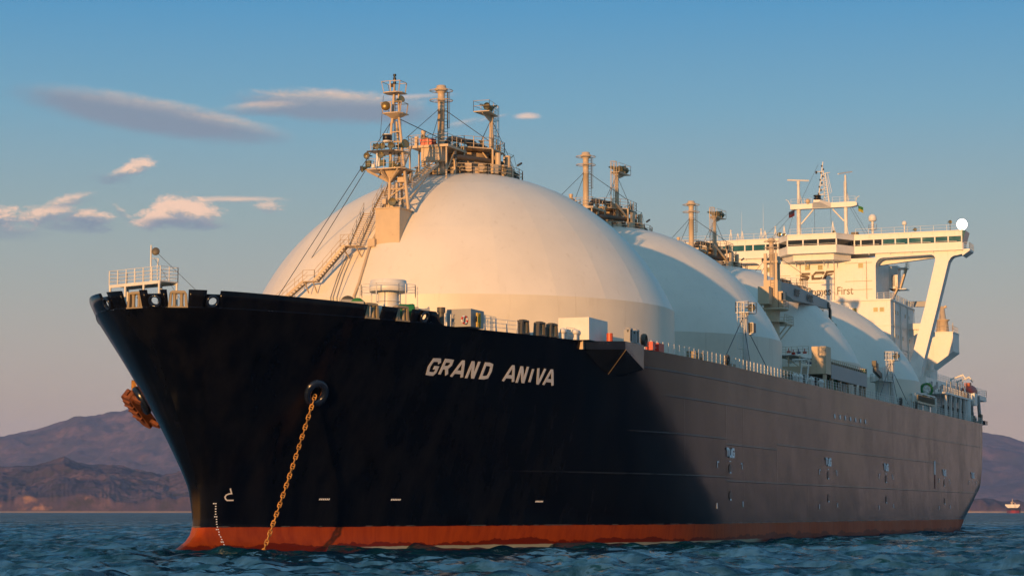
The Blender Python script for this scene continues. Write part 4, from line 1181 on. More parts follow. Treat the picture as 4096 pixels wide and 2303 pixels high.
mb.tube((-11.6, 1.35, 44.5), (-11.6, 1.9, 37.3), .025, n=4, cap=False)
mb.tube((-11, -.1, 42.2), (-.4, -.3, 41.8), .05, n=4, cap=False)
mb.tube((-11, .8, 41.9), (-11.6, 1.6, 39), .03, n=4, cap=False)
mb.build('stay_wire', WIRE, fm)
mb = MB()
mb.tube((-10.8, .2, 33.1), (-10.8, .2, 35.8), .14, n=8); mb.cbox((-11.4, 1.2, 33.9), (.5, .4, .5)); mb.cbox((-11.3, .3, 33.6), (.6, .5, .8)); mb.beam((-10.5, -1.2, 34.3), (-6.5, -1.4, 37.2), .1); mb.beam((-10.5, 1.0, 34.2), (-6.5, .9, 37.2), .1)
mb.cbox((-10.6, -.4, 36.1), (.8, .9, .5)); mb.build('mast_gear', CREAM, fm)
lamp(fm, (-12.1, .05, 33.75), (-1, -.2, 0), 1.15)
# walkway from the mast to the tank top
mb = MB()
stair(mb, (-10.2, -1.2, 35.4), (-4.4, -1.6, 38.6), (0, 1, 0), 1.0)
stair(mb, (-9.0, 1.4, 34.9), (-3.4, 1.8, 40.8), (0, 1, 0), 1.0)
mb.build('dome_walkway', MATS['cream_paint'], ship)

# stairway up the first dome
mb = MB()
stair(mb, (-14.1, 11.8, 23.3), (-14.35, 8.2, 25.9), (-1, 0, 0), .9); stair(mb, (-14.6, 6.9, 25.9), (-14.1, 3.9, 29.3), (-1, 0, 0), .9)
sw = mb.build('dome_stairway', MATS['cream_paint'], ship)
mb = MB(); stair(mb, (-13.6, 2.9, 29.3), (-10.2, 2.9, 33.1), (0, -1, 0), -1.15, n=16); stair(mb, (-10.2, 2.2, 33.2), (-8.0, 2.0, 35.6), (0, 1, 0), .9)
mb.build('upper_flight', MATS['cream_paint'], sw)
mb = MB()
for x0, x1, y0, y1, z in ((-15.4, -14.2, 6.9, 8.2, 25.9), (-14.9, -13.0, 2.6, 4.4, 29.3)):
    mb.box((x0, y0, z - .08), (x1, y1, z)); rails(mb, [(x0, y1, z), (x0, y0, z)], 1.05, 2, 1.2, .025, .03)
    mb.beam((x0 + .1, y0 + .2, z - .1), (x1 - .2, y0 + .2, z - 1.1), .1); mb.beam((x0 + .1, y1 - .2, z - .1), (x1 - .2, y1 - .2, z - 1.1), .1)
mb.build('landing', MATS['cream_paint'], sw)
mb = MB()
def on_dome(th, z, off=.12):
    r_ = math.sqrt(TR ** 2 - (z - TZ) ** 2) + off; return (6.5 - r_ * math.cos(R(th)), r_ * math.sin(R(th)), z)
mb.path([on_dome(6.4, 33.4), on_dome(6.2, 31.5), on_dome(6.3, 29.9)], .15, n=8)
mb.path([on_dome(6.5, 29.5), on_dome(6.0, 27.5), on_dome(6.0, 25.5), on_dome(6.4, 24.2, .2), (-15.8, 2.6, 21.2)], .13, n=8)
mb.build('cable_pipe', MATS['cream_paint'], sw)
mb = MB()
for th in (11.4, 12.6, 13.4): mb.path([on_dome(th, 28.6), on_dome(th + .2, 26.5), on_dome(th + .3, 24.2), (-15.2, th * .37, 21)], .045, n=5)
build_split(mb, 'cable_run', GREYP, sw)
mb = MB()
for th, z in ((6.9, 33.6), (5.8, 29.7)):
    p = on_dome(th, z, .35); mb.cbox(p, (.45, .75, .75))
build_split(mb, 'junction_box', MATS['cream_paint'], sw)

# ---------------------------------------------------------------- side light posts
def side_post(X, parent):
    mb = MB(); Y = -22.5
    mb.lathe([(.001, 19.15), (.36, 19.15), (.35, 22.5), (.33, 25.7), (.46, 26.1), (.001, 26.1)], 18, Matrix.Translation((X, Y, 0)))
    o = mb.build('light_post', WHITE, parent)
    mb = MB(); mb.prism([(X - .9, Y + .9), (X - .9, Y - .6), (X + .5, Y - 1.0), (X + 1.2, Y - 1.0), (X + 1.2, Y + .9)], .10, Matrix.Translation((0, 0, 26.1)))
    rails(mb, [(X - .9, Y - .6, 26.2), (X + 1.2, Y - 1.0, 26.2), (X + 1.2, Y + .9, 26.2), (X - .9, Y + .9, 26.2)], 1.2, 2, 1.1, .04, .05, closed=True)
    mb.build('post_platform', WHITE, o)
    mb = MB(); ladder(mb, (X - .75, Y + .2, 19.2), (X - .75, Y + .2, 27.3), .45, (0, 1, 0), .35, .035)
    for dx, dy in ((-1.3, -.2), (-1.3, .6), (-1.0, .2)): mb.tube((X + dx, Y + dy, 22.0), (X + dx, Y + dy, 27.3), .045, n=5)
    for z in (22, 23.8, 25.6, 27.3): mb.path([(X - .75, Y - .2, z), (X - 1.3, Y - .2, z), (X - 1.3, Y + .6, z), (X - .75, Y + .6, z)], .035, n=4, closed=True)
    mb.build('ladder_cage', WHITE, o)
    lamp(o, (X + .55, Y - .55, 26.8), (-.9, -.55, -.15), 1.3)
    mb = MB(); mb.tube((X - .6, Y, 25.8), (X - 10, Y + .2, 19.3), .05, n=5); mb.tube((X + .3, Y - .2, 24.2), (X + 5.5, Y - 1.5, 19.3), .045, n=5); mb.tube((X - .3, Y, 24.2), (X - 3.2, Y - 1.5, 19.3), .045, n=5)
    mb.build('guy_wire', WIRE, o)
    return o
lp = side_post(36.9, ship)
mb = MB(); mb.cbox((38.1, -22.9, 24.5), (1.1, .7, 1.2)); mb.cbox((37.9, -22.8, 23.75), (1.4, .6, .12)); mb.build('speaker_cabinet', WHITE, lp)
mb = MB(); mb.cbox((38.1, -23.27, 24.5), (.95, .06, 1.05)); mb.cbox((37.52, -22.9, 24.5), (.06, .55, 1.05)); mb.build('speaker_front', BLACK, lp)
side_post(121.9, ship)
# windlass-like gear along the rail near the first post
mb = MB(); mb.tube((15.2, -22.6, 19.8), (16.8, -22.6, 19.8), .55, n=14); mb.cbox((17.4, -22.6, 19.7), (.8, 1, 1.1)); mb.cbox((14.6, -22.6, 19.7), (.6, 1, 1.1))
mb.cbox((29, -22.8, 19.5), (2.2, .7, .6)); mb.build('rail_gear', BUFF, ship)
mb = MB()
for x in (54, 56.5, 62.5, 67.8): mb.sphere((x, -24.1, 19.8), .42, 12, 6, zmin=-.2); mb.tube((x, -24.1, 19.15), (x, -24.1, 19.8), .3, n=10)
mb.build('mushroom_vent', WHITE, ship)

# ---------------------------------------------------------------- deck crane amidships
CR = MATS['cream_paint']
mb = MB(); M = Matrix.Translation((75.5, -16.0, 0))
mb.lathe([(.85, 19.15), (.85, 28.5), (.92, 29.6), (1.0, 29.9)], 28, M)
ped = mb.build('deck_crane', CR, ship)
mb = MB(); mb.lathe([(.001, 29.9), (2.0, 29.9), (2.1, 30.0), (2.05, 30.15), (.001, 30.15)], 28, M); mb.lathe([(.001, 28.3), (1.7, 28.3), (1.7, 28.42), (.001, 28.42)], 24, M)
mb.prism([(75.5, -17.2), (81.3, -17.4), (81.3, -14.6), (75.5, -14.8)], .12, Matrix.Translation((0, 0, 28.3)))
for y in (-17.2, -14.8): mb.beam((80.8, y, 28.3), (76.2, y + (.5 if y < -16 else -.5), 26.0), .14); mb.beam((78.6, y, 28.3), (76.2, y + (.5 if y < -16 else -.5), 26.8), .14)
mb.build('crane_platform', CR, ped)
mb = MB(); rails(mb, [(76.6, -17.3, 28.4), (81.2, -17.3, 28.4), (81.2, -14.7, 28.4), (76.6, -14.7, 28.4)], 1.1, 3, 1.3, .03, .04)
rails(mb, [(75.5 + 2 * math.cos(a), -16 + 2 * math.sin(a), 30.1) for a in np.linspace(0, 2 * math.pi, 11)[:-1]], 1.1, 3, 2, .03, .04, closed=True); mb.build('handrail', CR, ped)
mb = MB(); mb.box((74.5, -16.9, 30.15), (76.6, -15.0, 33.9)); mb.box((72.6, -16.2, 30.6), (74.5, -14.7, 32.9)); mb.box((74.9, -17.5, 30.2), (76.0, -16.9, 32.4)); mb.build('crane_housing', CR, ped)
mb = MB(); mb.box((74.85, -17.56, 31.1), (76.05, -17.3, 32.2)); mb.build('cab_window', WINDOW, ped)
mb = MB(); mb.box((74.7, -16.8, 33.9), (75.1, -16.4, 37.5)); mb.box((76.0, -16.8, 33.9), (76.4, -16.4, 37.2)); mb.box((74.7, -15.4, 33.9), (75.1, -15.0, 37.5)); mb.box((74.6, -16.9, 36.2), (76.5, -14.9, 36.5))
ladder(mb, (74.4, -16.2, 31), (74.4, -16.2, 38.2), .5, (0, 1, 0), .35, .04); mb.build('crane_tower', CR, ped)
mb = MB()
mb.add([(77.2, -16.75, 32.6), (84, -16.7, 32.1), (106, -16.35, 32.8), (107.2, -16.3, 33.0), (107.2, -16.3, 33.9), (84, -16.7, 34.2), (77.2, -16.75, 33.9),
        (77.2, -15.25, 32.6), (84, -15.3, 32.1), (106, -15.65, 32.8), (107.2, -15.7, 33.0), (107.2, -15.7, 33.9), (84, -15.3, 34.2), (77.2, -15.25, 33.9)],
       [(0, 1, 5, 6), (1, 2, 3, 4, 5), (7, 13, 12, 8), (8, 12, 11, 10, 9), (0, 7, 8, 1), (1, 8, 9, 2), (2, 9, 10, 3), (3, 10, 11, 4), (4, 11, 12, 5), (5, 12, 13, 6), (6, 13, 7, 0)])
boom = mb.build('crane_boom', GREYP, ped)
mb = MB(); mb.beam((76.2, -16.7, 31.2), (80, -16.6, 32.6), .3); mb.beam((76.2, -15.3, 31.2), (80, -15.4, 32.6), .3); mb.tube((106.6, -16.5, 33.3), (106.6, -15.5, 33.3), .5, n=14); mb.build('boom_cylinder', GREYB, ped)
mb = MB()
for i in range(16): mb.tube((78 + i * 1.8, -16.6, 34.05), (78 + i * 1.8, -16.6, 34.5), .03, n=4)
mb.tube((78, -16.6, 34.5), (105, -16.3, 34.3), .03, n=4); mb.build('boom_rail', CR, ped)
# boom rest tower
mb = MB(); mb.box((106.1, -16.6, 19.2), (107.3, -15.4, 22)); 
for x, y in ((106.1, -16.6), (107.3, -16.6), (107.3, -15.4), (106.1, -15.4)): mb.tube((x, y, 22), (x, y, 32.8), .10, n=6)
for z in np.arange(22.5, 32.6, 1.4):
    mb.beam((106.1, -16.6, z), (107.3, -16.6, z + 1.2), .08); mb.beam((107.3, -16.6, z), (107.3, -15.4, z + 1.2), .08)
for z, a_ in ((29.6, 2.0), (26.9, 2.0), (22.9, 1.6)):
    mb.box((105.6, -17.0, z - .1), (106.9 + a_, -14.9, z)); rails(mb, [(105.6, -17.0, z), (106.9 + a_, -17.0, z), (106.9 + a_, -14.9, z)], 1.1, 2, 1.2, .03, .04); mb.beam((106.7 + a_, -16.9, z), (107.0, -16.7, z - 1.3), .1)
ladder(mb, (107.9, -16.6, 22.9), (108.2, -16.6, 31.2), .45, (1, 0, 0), .35, .04)
mb.build('boom_rest', CR, ship)
mb = MB(); mb.tube((106.0, -16.7, 31.2), (106.0, -16.7, 32.9), .17, n=10); mb.tube((106.0, -16.7, 29.7), (106.0, -16.7, 30.7), .17, n=10); mb.build('hook_block', BLACK, boom)

# ---------------------------------------------------------------- loading manifold deck
mb = MB(); mb.box((70, -24.3, 21.05), (95, -17.5, 22.1)); mb.box((70.05, -24.3, 22.1), (72.8, -22.4, 24.6)); mf = mb.build('manifold_deck', CR, ship)
mb = MB(); mb.box((72.8, -24.34, 20.6), (95.05, -24.3, 22.45)); mb.box((70.3, -22.4, 22.1), (94, -22.3, 22.5)); mb.box((70.0, -20.2, 23.5), (80, -17.4, 23.6)); mb.build('side_plate', GREYP, mf)
mb = MB()
for x in (70.4, 74.2, 79.0, 84.0, 88.8, 92.4, 94.8): mb.box((x - .22, -24.2, 19.15), (x + .22, -23.8, 21.05))
for x in (70.6, 79, 88): mb.box((x - .2, -19, 19.15), (x + .2, -18.6, 21.1))
for y in (-20.8, -19.3): mb.tube((70.3, y, 22.1), (70.3, y, 23.5), .1, n=6)
mb.beam((70.2, -19.0, 23.3), (70.2, -20.6, 22.1), .12); build_split(mb, 'column', CR, mf)
mb = MB(); rails(mb, [(73, -24.25, 22.1), (95, -24.25, 22.1), (95, -18, 22.1)], 1.05, 3, 1.15, .03, .05); rails(mb, [(70.1, -17.5, 23.6), (70.1, -22.0, 23.6)], 1.05, 3, .8, .025, .035); mb.build('handrail', CR, mf)
mb = MB()
for i in range(17): x = 74 + i * 1.22; mb.cbox((x, -23.9, 22.45), (.45, .4, .75)); mb.tube((x + .3, -23.6, 22.2), (x + .3, -23.6, 23.0), .10, n=6)
for i in range(10): x = 71 + i * 2.0; mb.tube((x, -22.2, 22.9), (x + 1.5, -21.2, 23.1), .22, n=8)
mb.build('drip_tray_gear', MATS['dark_gear_paint'], mf)
mb = MB()
for i, y in enumerate((-19.4, -20.4, -21.3, -22.0)): mb.tube((70.4, y, 22.75), (72.6, y, 22.9), .20, n=10); mb.tube((70.35, y, 22.75), (70.5, y, 22.75), .30, n=12)
mb.tube((70.3, -19.8, 22.95), (70.3, -21.8, 22.95), .14, n=8); build_split(mb, 'manifold_pipe', WHITE, mf)
for nm, mt_, pts_ in (('red_valve', REDP, ((-19.3, 24.0), (-21.4, 23.9), (-19.9, 23.8))), ('blue_valve', mat('blue_valve_paint', (.03, .09, .22), .4), ((-20.6, 23.9), (-22.0, 22.5)))):
    mb = MB()
    for y, z in pts_: mb.cbox((70.5, y, z), (.3, .5, .28)); mb.tube((70.4, y, z), (70.4, y, z + .5), .06, n=5)
    mb.build(nm, mt_, mf)
mb = MB(); stair(mb, (68.2, -21.2, 19.15), (69.9, -21.2, 22.1), (0, -1, 0), .9); mb.build('access_ladder', WHITE, mf)
mb = MB(); mb.cbox((80.6, -22.6, 20.2), (2.0, .6, 1.9)); mb.cbox((83.5, -22.2, 20.0), (1.0, .6, 1.5)); mb.cbox((82.4, -22.9, 20.6), (.7, .4, 1.2)); build_split(mb, 'green_equipment', GREENP, mf)
mb = MB(); mb.box((73, -19.5, 19.2), (94, -19.4, 21.0)); mb.build('backing_bulkhead', MATS['dark_pipe_lagging'], mf)
mb = MB(); mb.cbox((100.5, -22.6, 20.2), (1.3, .6, 1.5)); o = mb.build('fire_box', REDP, None); tag(o, 'tall red fire box on deck just behind the loading manifold columns', 'fire box', 'red fire boxes along the rail')
mb = MB(); mb.box((95.8, -23.9, 22.1), (97.0, -23.2, 23.2)); mb.build('green_box', GREENP, mf)
# hose-handling crane further aft
mb = MB(); M = Matrix.Translation((120.5, -21.2, 0))
mb.lathe([(.95, 19.15), (.95, 22.6), (1.3, 22.75), (1.75, 22.8), (1.75, 22.9), (.001, 22.9)], 24, M); mb.box((119.6, -22.0, 22.9), (121.6, -20.4, 25.0)); mb.box((118.0, -21.9, 22.9), (119.0, -20.7, 24.8))
hc = mb.build('hose_crane', WHITE, ship)
mb = MB(); rails(mb, [(120.5 + 1.7 * math.cos(a), -21.2 + 1.7 * math.sin(a), 22.9) for a in np.linspace(0, 2 * math.pi, 9)[:-1]], 1.1, 3, 2, .03, .04, closed=True); ladder(mb, (122.2, -21.9, 19.2), (122.2, -21.9, 23), .5, (1, 0, 0)); mb.build('handrail', WHITE, hc)
mb = MB(); mb.beam((119.0, -21.4, 23.6), (109.5, -22.4, 24.0), .5, .7); mb.cbox((112.5, -22.0, 24.6), (2.0, .6, 1.0), .1); mb.cbox((110, -22.3, 24.9), (.7, .6, .8)); mb.build('crane_jib', MATS['dark_gear_paint'], hc)
mb = MB(); mb.tube((121, -21.5, 25.0), (129, -21.5, 26.4), .04, n=4); mb.tube((118, -21.5, 24.0), (112, -22, 20), .04, n=4); mb.tube((120, -21.5, 24.4), (128.5, -21.2, 26.4), .04, n=4); mb.build('crane_wire', WIRE, hc)

# ---------------------------------------------------------------- accommodation and bridge
HX = 171.0
mb = MB(); mb.box((HX, -12.7, 19.15), (192, 12.7, 40.2)); low = mb.build('accommodation_block', WHITE, ship)
mb = MB(); mb.box((HX - .25, -12.9, 40.0), (192.2, 12.9, 40.25)); mb.box((HX - .1, -12.8, 35.6), (192, 12.8, 35.75)); mb.box((HX - .12, -12.8, 31.4), (192, 12.8, 31.55)); mb.build('deck_ledge', WHITE, low)
mb = MB(); mb.box((HX, -10.2, 40.2), (183, 10.2, 47.5)); up = mb.build('upper_block', WHITE, ship)
mb = MB()
for z in (42.0, 43.5, 44.9, 46.7):
    for y0, y1 in ((-9.6, -4.8), (-1.0, 4.0), (5.0, 9.8)):
        if rng.random() < .8: mb.tube((HX - .12, y0, z), (HX - .12, y1, z), .035, n=5)
for y in (-8.6, -2.9, 3.2): mb.tube((HX - .15, y, 40.3), (HX - .15, y, 47), .05, n=6)
mb.build('wall_pipe', MATS['cream_paint'], up)
mb = MB(); mb.box((-.02, -.45, -.42), (.06, .45, .42)); PANE = mb.mesh('window', MATS['curtained_window'])
mb = MB()
for a, b_ in (((-.08, -.52, .42), (0, .52, .52)), ((-.08, -.52, -.52), (0, .52, -.42)), ((-.08, -.52, -.42), (0, -.43, .42)), ((-.08, .43, -.42), (0, .52, .42))): mb.box(a, b_)
WFR = mb.mesh('window_frame', WHITE)
def window(parent, x, y, z, rz=0, s=1.0):
    m_ = Matrix.Translation((x, y, z)) @ Matrix.Rotation(rz, 4, 'Z') @ Matrix.Scale(s, 4)
    o = instm('window', PANE, parent, m_ @ Matrix.Translation((-.04, 0, 0)))
    instm('window_frame', WFR, parent, m_)
for y, z in ((-7.6, 46.2), (-.4, 46.15), (1.9, 46.2), (9.1, 46.1)): window(up, HX, y, z)
for y, z in ((-6.4, 38.4), (-10.1, 38.4), (-11.2, 38.4), (-2, 38.4), (3, 38.4), (-9.0, 34.2), (-5, 34.2)): window(low, HX, y, z, 0, .9)
for x in (175, 177.2, 181.5, 184, 187.5):
    for z in (38.2, 34.0, 29.8, 25.6):
        if (x * 7 + z * 3) % 5 > 1: window(low, x, -12.7, z, R(90), .8)
mb = MB()
for x in (173.5, 179.3, 186): mb.tube((x, -12.85, 20), (x, -12.85, 39.9), .10, n=8)
for z in (27.5, 32, 36): mb.tube((173, -12.85, z), (189, -12.85, z), .05, n=6)
mb.build('downpipe', WHITE, low)
mb = MB(); rails(mb, [(192, -12.7, 40.25), (171.2, -12.7, 40.25), (171.2, -10.4, 40.25)], 1.1, 3, 1.2, .03, .05)
for i in range(12): x = 172 + i * 1.6; mb.cbox((x, -12.65, 40.8), (.10, .10, 1.1))
mb.tube((190, -13.2, 27), (190, -13.2, 40), .06, n=5)
mb.build('handrail', WHITE, low)
# side balconies
mb = MB(); mb.box((186.5, -15.6, 36.0), (191.5, -12.7, 36.12)); mb.box((186.5, -15.6, 36.12), (191.5, -15.5, 37.1)); mb.box((186.4, -15.6, 36.12), (186.5, -12.7, 37.1))
mb.prism([(0, 0), (-2.8, 0), (0, -1.6)], .12, Matrix.Translation((187, -12.7, 36.0)) @ Matrix(((0, 0, 1, 0), (1, 0, 0, 0), (0, 1, 0, 0), (0, 0, 0, 1)))); mb.build('balcony', WHITE, low)
# wheelhouse with wings
WX = 170.6
mb = MB()
plan = [(WX, 25.3), (WX, 7.0), (166.6, 4.4), (166.6, -4.3), (WX, -6.6), (WX, -25.4), (174.8, -25.4), (174.8, -8), (180, -8), (180, 8), (174.8, 8), (174.8, 25.3)]
def inset(pl, d):
    c = []
    for x, y in pl: c.append((x + (d if x < 172 else -d if x > 174 else 0), y - d * (1 if y > 0 else -1) * (1 if abs(y) > 20 else 0)))
    return c
mb.prism(plan, 1.35, Matrix.Translation((0, 0, 48.25)))                       # wall below the windows
whl = mb.build('wheelhouse', WHITE, ship)
mb = MB(); mb.prism(plan, .95, Matrix.Translation((0, 0, 50.62))); rp = inset(plan, -.12); mb.prism(rp, .14, Matrix.Translation((0, 0, 51.5))); mb.prism(inset(plan, -.06), .10, Matrix.Translation((0, 0, 50.62))); mb.build('wheelhouse_roof', WHITE, whl)
mb = MB(); mb.prism(inset(plan, -.14), .12, Matrix.Translation((0, 0, 48.2))); mb.prism([(167.6, 3.6), (167.6, -3.6), (HX, -5.9), (HX, 6.4)], 1.2, Matrix.Translation((0, 0, 47.1))); mb.build('wing_floor', WHITE, whl)
mb = MB(); mb.prism(inset(plan, .9), 1.0, Matrix.Translation((0, 0, 49.62))); mb.build('bridge_interior', MATS['dark_window_glass'], whl)
wy = [(-5.79 - .9, -7.67), (-7.85, -9.95), (-10.13, -11.44), (-11.64, -13.71), (-13.91, -15.97), (-16.2, -18.27), (-18.5, -20.56), (-20.78, -22.86), (-23.08, -25.22)]
wyL = [(17.19, 15.58), (15.29, 13.25), (13.02, 11.74), (11.52, 9.42), (9.24, 7.2), (19.3, 17.4), (21.5, 19.5), (23.4, 21.7), (25.1, 23.6)]
def pane_quad(name, p, q, z0, z1, mt_, parent, n_in):
    """a window pane with glass set back from p to q"""
    p = Vector(p); q = Vector(q); n_ = Vector(n_in)
    mb = MB(); a, b_ = p + n_ * .05, q + n_ * .05
    mb.add([(a.x, a.y, z0), (b_.x, b_.y, z0), (b_.x, b_.y, z1), (a.x, a.y, z1), (a.x + n_.x * .05, a.y + n_.y * .05, z0), (b_.x + n_.x * .05, b_.y + n_.y * .05, z0), (b_.x + n_.x * .05, b_.y + n_.y * .05, z1), (a.x + n_.x * .05, a.y + n_.y * .05, z1)],
           [(0, 1, 2, 3), (7, 6, 5, 4), (0, 4, 5, 1), (3, 2, 6, 7), (0, 3, 7, 4), (1, 5, 6, 2)])
    return mb.build(name, mt_, parent)
mb = MB()
for i, (a, b_) in enumerate(wy + wyL):
    teal = (a < -11.5) or (a > 11)
    pane_quad('window_pane', (WX, a, 0), (WX, b_, 0), 49.6, 50.62, TEALW if teal else WINDOW, whl, (1, 0, 0))
edges_ = sorted(set([-6.62, -7.76, -10.04, -11.54, -13.81, -16.08, -18.38, -20.67, -22.97, -25.3, 7.1, 9.33, 11.63, 13.14, 15.44, 17.3, 19.4, 21.6, 23.5, 25.2]))
for y in edges_: mb.box((WX, y - .11, 49.6), (WX + .2, y + .11, 50.62))
bw = [(-4.2, -1.2), (-.95, 1.5), (1.7, 4.3)]
for a, b_ in bw: pane_quad('window_pane', (166.6, a, 0), (166.6, b_, 0), 49.55, 50.62, WINDOW, whl, (1, 0, 0))
for y in (-4.3, -1.07, 1.6, 4.4): mb.box((166.6, y - .12, 49.6), (166.8, y + .12, 50.62))
for (x0, y0), (x1, y1) in (((166.6, -4.35), (WX, -6.6)), ((166.6, 4.45), (WX, 7.0))):
    d = Vector((x1 - x0, y1 - y0, 0)).normalized(); nn = Vector((-d.y, d.x, 0)); nn = nn if nn.x > 0 else -nn
    pane_quad('window_pane', Vector((x0, y0, 0)) + d * .25, Vector((x1, y1, 0)) - d * .25, 49.6, 50.62, WINDOW, whl, nn)
mb.beam((WX, -25.35, 49.6), (WX, -25.35, 50.62), .2); mb.build('window_post', WHITE, whl)
mb = MB()
for a in (-24.5, -20, -15.5, -11, -7): mb.tube((WX - .28, a, 49.75), (WX - .28, a + 3.8, 49.75), .035, n=5)
mb.tube((166.35, -4.2, 49.8), (166.35, 4.2, 49.8), .035, n=5); mb.build('wiper_rail', WHITE, whl)
mb = MB()
for i in range(14):
    y = -24 + i * 3.7
    if abs(y) > 7.5: mb.cbox((WX - .1, y, 48.22), (.12, .12, .5)); mb.cbox((WX - .08, y, 51.2), (.10, .10, .5))
for y in (-3.3, -1.6, 1.7, 3.4): mb.prism([(0, 0), (1.6, 0), (1.6, -1.0)], .1, Matrix.Translation((167.4, y, 47.1)) @ Matrix.Rotation(math.pi / 2, 4, 'X'))
mb.build('bracket', WHITE, whl)
# slanted glass at the wing tip
mb = MB(); mb.add([(WX - .1, -25.4, 49.5), (174.8, -25.4, 49.5), (174.8, -26.0, 51.5), (WX - .1, -26.0, 51.5), (WX - .1, -25.4, 51.5), (174.8, -25.4, 51.5)], [(0, 1, 2, 3), (0, 3, 4), (1, 5, 2), (3, 2, 5, 4)])
mb.build('wing_end_glass', TEALW, whl)
mb = MB(); mb.box((WX + .1, -26.6, 48.0), (174.8, -25.4, 48.35)); mb.prism([(0, 0), (0, .8), (-1.2, .8)], 4.2, Matrix.Translation((WX + .2, -25.3, 47.2)) @ Matrix(((0, 0, 1, 0), (1, 0, 0, 0), (0, 1, 0, 0), (0, 0, 0, 1))))
rails(mb, [(WX + .1, -25.5, 48.35), (WX + .1, -26.6, 48.35), (174.8, -26.6, 48.35)], 1.1, 3, .9, .03, .05); mb.build('wing_step', WHITE, whl)
# under-wing structure: soffit, arch and sloping leg (both sides)
for sgn in (-1, 1):
    mb = MB()
    Z2 = lambda pts, x0, d: mb.prism([(y * -sgn * -1 if False else y, z) for y, z in pts], d, Matrix(((0, 0, 1, x0), (1, 0, 0, 0), (0, 1, 0, 0), (0, 0, 0, 1))))
    arch = [(10.2, 48.2), (10.2, 46.0)]
    arch += [(10.2 + 1.4 * (1 - math.cos(a)), 46.0 + 1.45 * math.sin(a)) for a in np.linspace(0.15, math.pi / 2, 7)]
    arch += [(19.8, 47.62)] + [(20.6 - .75 + .75 * math.sin(a), 47.62 - .75 * (1 - math.cos(a))) for a in np.linspace(0.2, math.pi / 2, 5)]
    leg_in = [(20.6, 46.6), (18.6, 38.4), (16.0, 29.2), (13.4, 19.2)]
    leg_out = [(15.9, 19.2), (18.2, 28.9), (20.9, 38.8), (22.9, 46.4)]
    tail = [(23.05 + 1.3 * (1 - math.cos(a)), 46.4 + .95 * math.sin(a)) for a in np.linspace(0.2, math.pi / 2, 6)] + [(25.3, 47.55), (25.3, 48.2)]
    poly = arch + leg_in[0:] + leg_out + tail
    poly = [(sgn * y, z) for y, z in poly]
    Z2(poly, HX - .02, 2.6)
    wl = mb.build('wing_support', WHITE, ship)
    mb = MB()        # haunch under the wing, set back
    Z2([(sgn * y, z) for y, z in ((10.2, 46.4), (20.3, 47.4), (20.3, 48.1), (10.2, 48.1))], HX + 2.6, 1.2)
    Z2([(sgn * y, z) for y, z in ((18.3, 36.5), (20.0, 36.5), (20.2, 37.4), (18.5, 37.4))], HX + 2.6, .5)
    Z2([(sgn * y, z) for y, z in ((14.5, 25.0), (16.8, 25.0), (17.4, 27.6), (15.2, 27.6))], HX + 2.6, 1.0)
    mb.build('stiffener', WHITE, wl)
mb = MB(); mb.lathe([(.001, 0), (.42, 0), (.5, .12), (.5, .5), (.001, .52)], 20, frame((172.0, -25.0, 52.55), (-.86, -.45, -.1), (0, 0, 1))); mb.tube((172.2, -25, 51.6), (172.2, -25, 52.4), .1, n=8)
mb.build('wing_searchlight', BLACK, whl)  # added drum backing the sun glint at the wing end
GLOW = mat('sun_glint_glow', (1, .98, .92), .2, emit=((1, .97, .9), 7.0))  # glow standing in for the sun reflected off the wing-end glass
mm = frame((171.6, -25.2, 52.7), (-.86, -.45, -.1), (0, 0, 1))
mb = MB(); mb.lathe([(.001, -.75), (.55, -.7), (.95, -.1), (1.02, .12), (.93, .14), (.90, .0)], 24, mm); mb.box((171.4, -25.4, 51.6), (171.9, -25.0, 52.0)); mb.tube((171.65, -25.2, 51.6), (171.65, -25.2, 52.1), .15, n=8); sl = mb.build('searchlight_housing', WHITE, whl)  # added housing that carries the glint disc
mb = MB(); mb.lathe([(.93, .10), (.8, .2), (.5, .32), (.001, .38)], 24, mm); mb.build('lit_lens', GLOW, sl)  # emissive disc added as the sun glint, no lamp
# roof gear
mb = MB(); rails(mb, [(WX + .2, 25, 51.64), (WX + .2, 7, 51.64)], 1.0, 2, 2.2, .025, .035); rails(mb, [(WX + .2, -6.8, 51.64), (WX + .2, -25, 51.64)], 1.0, 2, 2.2, .025, .035); rails(mb, [(167, -4, 51.64), (167, 4, 51.64)], 1.0, 2, 2.2, .025, .035); mb.build('roof_rail', WHITE, whl)
mb = MB()
def aerial(y, h, dish=True, x=172.5):
    mb.tube((x, y - .35, 51.6), (x, y, 51.6 + h), .06, n=5); mb.tube((x, y + .35, 51.6), (x, y, 51.6 + h), .06, n=5); mb.tube((x + .3, y, 51.6), (x, y, 51.6 + h), .05, n=5)
    for z in (.4, .9): mb.tube((x, y - .25, 51.6 + z), (x, y + .25, 51.6 + z), .03, n=4)
    if dish: mb.sphere((x, y, 51.7 + h), .18, 10, 6)
for y, h in ((16.2, 1.9), (14.9, 1.5), (14.1, 1.9), (10.6, 1.9), (9.9, 1.8), (8.0, 2.2), (6.4, 2.5), (-2.4, 2.9), (-4.9, 2.1)): aerial(y, h, y in (16.2, 10.6, 8.0))
mb.tube((172.5, 10.2, 51.6), (172.5, 10.2, 58.4), .035, .01, 5); mb.tube((172.5, 14.2, 51.6), (172.5, 14.2, 57), .03, .01, 5)
mb.build('aerial', WHITE, whl)
